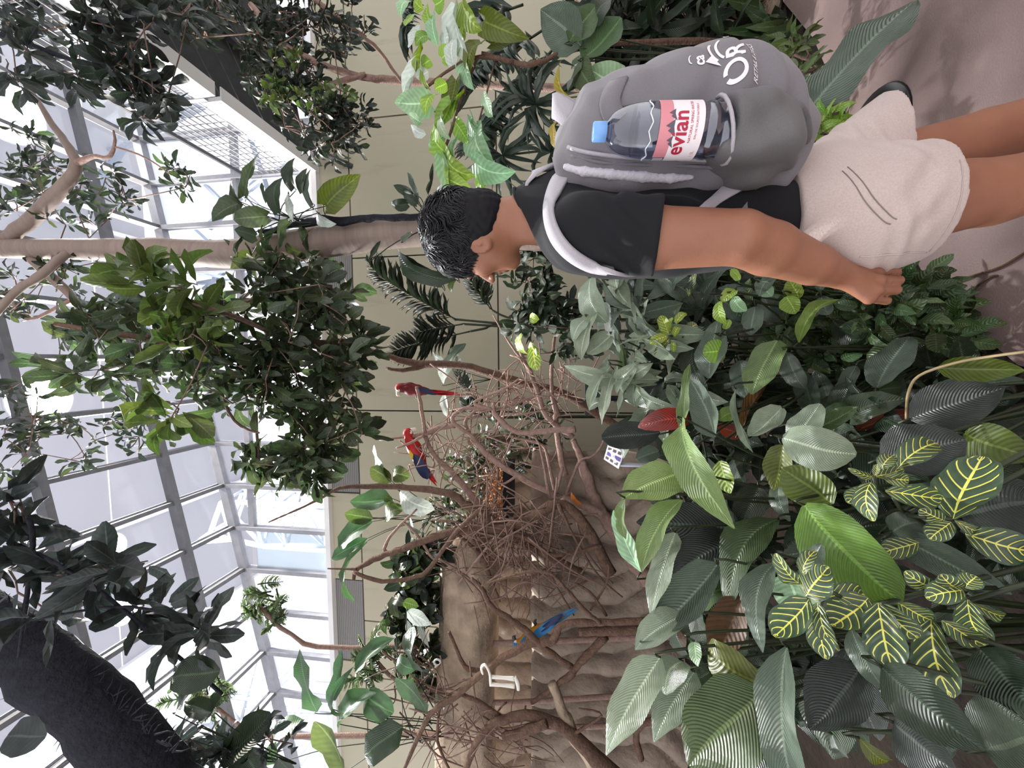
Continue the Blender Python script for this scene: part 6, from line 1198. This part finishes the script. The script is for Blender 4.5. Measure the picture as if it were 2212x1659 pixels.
sh_ = thing('shrub', 'small-leaved shrub behind the dead tree below the macaws', 'plant', P(1150, 1000, 4.9)); crown(sh_, [(1080, 980, 70, 70, 30), (1000, 1030, 50, 60, 20), (1160, 930, 60, 60, 20), (970, 1100, 50, 50, 22), (1000, 1180, 40, 60, 18)], (4.6, 5.2), (14, 28), 'ovate', 'dark tree leaf', 120, 'loose small leaves', .4, .4, 6, 55)
# feather palms against the wall
pa = thing('feather_palm', 'feather palm with fine dark fronds against the tan wall', 'plant', P(1260, 720, 4.9))
for k, (b, t_, n_, l_) in enumerate((((985, 690, 4.7), (792, 560, 4.5), 40, 62), ((1015, 716, 4.7), (842, 764, 4.6), 34, 52), ((985, 692, 4.7), (930, 640, 4.6), 20, 50), ((1000, 700, 4.7), (900, 720, 4.6), 24, 50))): frond(pa, b, t_, n_, l_, 'dark palm leaflet', .10, .06, .30, 60 + k)
for a, b in (((985, 690), (1080, 699)), ((1015, 716), (1080, 703)), ((1000, 700), (1085, 705))): tb(pa, [(a[0], a[1], 4.7, 2.5), ((a[0] + b[0]) / 2, (a[1] + b[1]) / 2, 4.75, 2.5), (b[0], b[1], 4.8, 3), (1260, 715, 4.9, 4), (gv(4.9), 715, 4.9, 4)], M_stem, 'stem', 6)
pb = thing('feather_palm', 'small palm frond beside the face against the wall', 'plant', P(1300, 690, 4.5)); frond(pb, (1060, 668, 4.4), (1012, 590, 4.4), 18, 46, 'dark palm leaflet', .05, .12, .2, 65); frond(pb, (1062, 668, 4.4), (1040, 600, 4.3), 14, 40, 'dark palm leaflet', .03, .12, .2, 66); tb(pb, [(1060, 668, 4.4, 2), (1120, 690, 4.45, 2.5), (1300, 690, 4.5, 3), (gv(4.5), 690, 4.5, 3)], M_stem, 'stem', 6)
pc = thing('feather_palm', 'spiky little palm behind the looping dead branches', 'plant', P(1250, 900, 5.2)); frond(pc, (1050, 900, 5.0), (985, 770, 4.9), 26, 40, 'dark palm leaflet', .08, .12, .3, 67); frond(pc, (1050, 905, 5.0), (1000, 860, 4.9), 20, 36, 'dark palm leaflet', .08, .12, .3, 68); tb(pc, [(1050, 902, 5.0, 3), (1250, 900, 5.2, 4), (gv(5.2), 900, 5.2, 4)], M_stem, 'stem', 6)
hl = thing('broadleaf_plant', 'dark glossy climber leaves just in front of the forehead and behind the hair', 'plant', P(1200, 570, 3.0))
for q in ((985, 604, 858, 536, 46, 'lance', 'dark green leaf'), (940, 590, 862, 545, 30, 'heart', 'dark green leaf'), (955, 620, 930, 588, 22, 'ovate', GG), (985, 605, 975, 632, 18, 'ovate', 'light tree leaf'), (890, 420, 850, 400, 22, 'heart', 'dark green leaf'), (905, 425, 880, 372, 24, 'heart', GG), (925, 420, 935, 352, 18, 'lance', 'dark green leaf'), (880, 440, 845, 440, 26, 'heart', 'dark green leaf'), (940, 430, 955, 392, 22, 'heart', GG), (900, 440, 870, 410, 20, 'heart', 'dark green leaf'), (800, 560, 822, 520, 12, 'lance', 'dark green leaf'), (870, 520, 890, 500, 22, 'heart', GG)): pleaf(hl, (q[0], q[1], 2.9), (q[2], q[3], 2.9), q[4], q[5], q[6], None, rnd.uniform(-.5, .5), P(960, 480, 3.15), 6, 4)
sm = thing('shrub', 'dark small-leaved shrub below the chin against the wall', 'plant', P(1250, 640, 3.6)); crown(sm, [(1150, 590, 50, 40, 14), (1170, 650, 40, 40, 12), (1120, 690, 40, 30, 12), (1200, 690, 50, 50, 14), (1230, 740, 40, 40, 8)], (3.4, 3.8), (24, 46), 'ovate', 'dark green leaf', 300, None, .5, .4, 5, 56)
for q in ((1165, 690, 1145, 680, 16), (1140, 765, 1125, 720, 20), (1160, 775, 1145, 740, 18), (1150, 745, 1160, 800, 22)): pleaf(sm, (q[0], q[1], 3.3), (q[2], q[3], 3.3), q[4] + 8, 'oblong', YY, None, .3, None, 6, 4)
bl2 = thing('broadleaf_plant', 'single blue-grey paddle leaf hanging behind the long brown branch', 'plant', P(1100, 800, 4.8)); pleaf(bl2, (958, 830, 4.6), (1006, 742, 4.6), 34, 'banana', GG, 1, .2, P(1060, 820, 4.8), 8, 4); pleaf(bl2, (975, 790, 4.7), (935, 760, 4.7), 26, 'lance', 'dark green leaf', 1, .2, P(1060, 820, 4.8), 8, 4); pleaf(bl2, (960, 850, 4.7), (975, 905, 4.7), 22, 'lance', SI, 1, .2, P(1060, 820, 4.8), 8, 4)
# ================================================================== RIGHT SIDE
lv = thing('climbing_vine', 'climbing vine with bright lime and silvery leaves above the backpack', 'plant', P(1255, 105, 2.3))
for sp in ([(1035, 122, 2.1, 3), (1010, 176, 2.1, 3), (957, 332, 2.1, 3)], [(910, 200, 2.1, 3), (974, 149, 2.1, 3.5), (1035, 122, 2.1, 4), (1110, 135, 2.15, 5)], [(1255, 105, 2.25, 5), (1200, 120, 2.2, 5), (1150, 140, 2.15, 6), (1110, 135, 2.15, 5), (1040, 115, 2.1, 4)], [(1070, 130, 2.15, 2), (1030, 280, 2.1, 2)], [(1255, 105, 2.25, 5), (1400, 90, 2.4, 6), (1600, 90, 2.6, 7)]): tb(lv, sp, M_bark, 'stem', 6, .3)
for q in ((975, 222, 948, 268, 34, LI), (975, 338, 948, 280, 42, LI), (966, 336, 1013, 370, 46, LI), (965, 385, 1008, 408, 28, LI), (990, 12, 1016, 114, 42, SI), (1000, 2, 1032, 52, 46, LI), (985, 174, 964, 230, 40, 'olive leaf'), (902, 122, 872, 202, 24, SI), (928, 222, 870, 222, 44, PAL), (914, 104, 927, 174, 26, LI), (1030, 285, 1062, 346, 50, PAL), (1028, 350, 1094, 366, 46, PAL), (1014, 250, 1032, 288, 22, PAL), (950, 320, 966, 408, 20, PAL), (1034, 376, 1076, 428, 16, LI), (905, 55, 888, 92, 24, SI), (895, 30, 880, 50, 22, LI), (915, 20, 900, 0, 20, LI), (935, 60, 925, 20, 18, LI), (945, 100, 940, 40, 20, PAL), (955, 125, 975, 110, 30, LI), (965, 180, 945, 190, 22, LI), (958, 250, 970, 290, 18, SI), (912, 265, 890, 250, 20, PAL), (920, 290, 895, 275, 18, SI), (930, 130, 915, 140, 20, LI), (1000, 60, 985, 110, 24, LI), (980, 140, 985, 95, 26, SI), (1040, 95, 1020, 150, 34, 'olive leaf'), (1045, 45, 1120, 75, 40, 'olive leaf'), (1060, 95, 1110, 75, 26, 'olive leaf'), (940, 10, 955, 0, 30, LI), (1020, 250, 1050, 290, 30, PAL), (925, 155, 905, 165, 18, SI), (945, 205, 925, 240, 24, LI), (990, 300, 985, 345, 26, PAL), (960, 60, 965, 100, 24, SI), (1005, 130, 1020, 180, 28, PAL), (1045, 200, 1060, 240, 24, PAL), (985, 265, 1005, 300, 26, LI), (930, 80, 905, 95, 22, LI), (960, 290, 935, 310, 20, PAL), (1000, 205, 985, 240, 26, LI), (885, 5, 870, 30, 22, PAL)):
    pleaf(lv, (q[0], q[1], 2.1), (q[0] + (q[2] - q[0]) * 1.3, q[1] + (q[3] - q[1]) * 1.3, 2.08), q[4] * 1.3, 'heart' if q[4] > 24 else 'ovate', q[5], None, rnd.uniform(-.4, .4), None, 7, 4)
fp = thing('fan_palm', 'dark fan palm leaves behind the backpack', 'plant', P(1500, 230, 2.9))
fan(fp, (1159, 227, 2.6), (1420, 230, 2.9), 24, 112, math.radians(-160), math.radians(170), 'palm leaflet', 0, .10, 71); fan(fp, (1086, 336, 2.5), (1400, 300, 2.8), 24, 92, math.radians(-70), math.radians(240), 'palm leaflet', 0, .10, 72); fan(fp, (1190, 330, 2.6), (1420, 300, 2.9), 18, 86, math.radians(-130), math.radians(100), 'palm leaflet', 0, .10, 73)
fq = thing('feather_palm', 'large dark palm frond hanging at the right behind the lime vine', 'plant', P(1300, 40, 3.0))
for k, (b, t_, n_, l_) in enumerate((((1180, 60, 2.8), (1000, 200, 2.7), 44, 120), ((1210, 90, 2.8), (1040, 320, 2.7), 40, 100), ((1130, 10, 2.8), (1000, 60, 2.7), 20, 110), ((1110, 260, 2.75), (1000, 330, 2.7), 22, 80), ((900, -20, 2.6), (880, 70, 2.6), 14, 80))): frond(fq, b, t_, n_, l_, 'palm leaflet', .08, .075, .5, 75 + k)
tb(fq, [(1180, 60, 2.8, 4), (1300, 40, 3.0, 5), (1600, 30, 3.1, 6)], M_stem, 'stem', 6)
bl = thing('broadleaf_plant', 'plant with broad green leaves just above the top of the backpack', 'plant', P(1560, 120, 2.4))
for q in ((1255, 100, 1168, 20, 90, 'lance', 'grey green leaf'), (1258, 126, 1342, 38, 84, 'ovate', 'pleated green leaf'), (1335, 178, 1272, 148, 72, 'heart', PAL), (1257, 236, 1212, 128, 26, 'lance', YE), (1196, 265, 1202, 322, 26, 'lance', YE), (1262, 130, 1290, 200, 50, 'ovate', PG), (1230, 90, 1290, 10, 70, 'lance', PG), (1260, 130, 1225, 200, 50, 'lance', GG), (1280, 60, 1320, 0, 60, 'lance', DG), (1290, 210, 1280, 260, 40, 'ovate', YE)): pleaf(bl, (q[0], q[1], 2.15), (q[2], q[3], 2.1), q[4], q[5], q[6], None, rnd.uniform(-.3, .3), P(1560, 120, 2.4), 8, 6)
dr = thing('shrub', 'very dark undergrowth behind the backpack on the right', 'plant', P(1560, 100, 3.0)); crown(dr, [(1400, 60, 110, 80, 26), (1520, 60, 80, 70, 18), (1330, 160, 60, 60, 10), (1560, 10, 90, 40, 10), (1300, 20, 70, 50, 12)], (2.6, 3.2), (50, 110), 'lance', 'dark green leaf', 300, 'loose dark leaves', .3, .4, 6, 57)
sw = thing('strap_plant', 'strap-leaved plant at the far edge of the path on the right', 'plant', P(1660, 30, 2.7)); r = random.Random(58)
for q in ((1700, 40, 1600, 5, 24), (1690, 60, 1610, 60, 22), (1710, 80, 1640, 0, 26), (1680, 30, 1650, 100, 22), (1690, 50, 1690, 120, 24), (1720, 70, 1620, 100, 22), (1700, 60, 1560, 70, 24), (1650, 20, 1570, 0, 26)): pleaf(sw, (q[0], q[1], 2.6), (q[2], q[3], 2.5), q[4], 'lance', 'pleated green leaf', None, r.uniform(-.5, .5), None, 6, 4)
st_ = thing('tree_stump', 'pale weathered stump in the dark bed at the upper right of the path', 'stump', P(1640, 20, 2.9)); tb(st_, [(1520, 25, 2.9, 18), (1570, 22, 2.9, 24), (1620, 20, 2.9, 30), (1660, 18, 2.9, 36)], M_log, 'stump', 12, .2); tb(st_, [(1545, 40, 2.85, 8), (1590, 60, 2.8, 10), (1640, 75, 2.8, 12)], M_log, 'root', 8, .2)
gl = thing('ground_cover', 'small lime-leaved ground cover beside the lower end of the backpack', 'plant', P(1740, 160, 2.2)); crown(gl, [(1715, 120, 30, 40, 7), (1745, 170, 25, 40, 6), (1760, 230, 20, 30, 4)], (2.05, 2.25), (26, 46), 'ovate', 'light tree leaf', 300, None, .42, .1, 5, 59)
gm = thing('ground_cover', 'little lime-leaved sprig between backpack and shorts', 'plant', P(1800, 280, 1.9)); crown(gm, [(1775, 268, 10, 16, 3), (1795, 290, 10, 12, 2)], (1.75, 1.85), (34, 50), 'ovate', 'lime leaf', 300, None, .4, .1, 5, 60)
# big pleated leaf hanging over the path and its stand
bgl = thing('big_leaf_plant', 'one very large pleated leaf hanging low over the path', 'plant', P(1700, 262, 2.0)); pleaf(bgl, (1746, 238, 1.80), (1976, 2, 1.70), 96, 'banana', 'grey green leaf', 0, .15, P(1690, 265, 2.05), 14, 6)
sd_ = thing('stanchion', 'black post on a round dished base on the path', 'stand', Vector((1.12, 1.98, 0))); M_blk = mat_plain('black metal', (.012, .012, .014), .35); m_ = MB(); m_.lathe(Matrix.Translation((1.12, 1.98, 0)), [(.001, .05), (.03, .05), (.05, .035), (.14, .022), (.185, .012), (.19, .0), (.001, .0)], 36); m_.build('base', M_blk, sd_, True); m_ = MB(); m_.tube([(1.12, 1.98, .03), (1.12, 1.98, .95)], .022, 12); m_.build('pole', M_blk, sd_, True); m_ = MB(); m_.lathe(Matrix.Translation((1.12, 1.98, .95)), [(.03, 0), (.034, .01), (.02, .03), (.001, .035)], 16); m_.build('cap', M_blk, sd_, True)
for lab, pts in (('long thin dry twig lying on the path at the lower right', [(2060, 610), (2120, 590), (2165, 575), (2240, 530)]), ('short crooked dry twig lying on the path near the bed', [(2092, 640), (2115, 615), (2140, 598), (2155, 596)])):
    t = thing('twig', lab, 'twig', (0, 0, 0)); q = []
    for x, y in pts: rr = ray(x, y); q.append(tuple(CAM + rr * ((.006 - CAM_H) / rr.z)))
    t.location = q[0]; m_ = MB(); m_.tube([Vector(p[:3]) for p in catmull(q, 4)], .004, 5); m_.build('twig', M_bark, t, True)
ol = thing('dry_leaf', 'dead orange leaf caught at the fork of the dead perch tree', 'leaf', P(1238, 1078, 3.75)); LG['orange leaf'] = mat_leaf('orange leaf', sRGB(190, 104, 44), sRGB(150, 78, 34), nv=8, slant=2, pleat=.3, rough=.6, trans=.1, var=.1, hue=.005)
leaf(ol, P(1234, 1062, 3.75), P(1256, 1090, 3.74), .06, 'ovate', LG['orange leaf'], 1, .3, None, 6, 4, 'blade')
tb(ol, [(1234, 1062, 3.75, 1.2), (1228, 1066, 3.76, 1.2), (1222, 1072, 3.78, 1.2)], M_twig, 'leaf_stalk', 5)
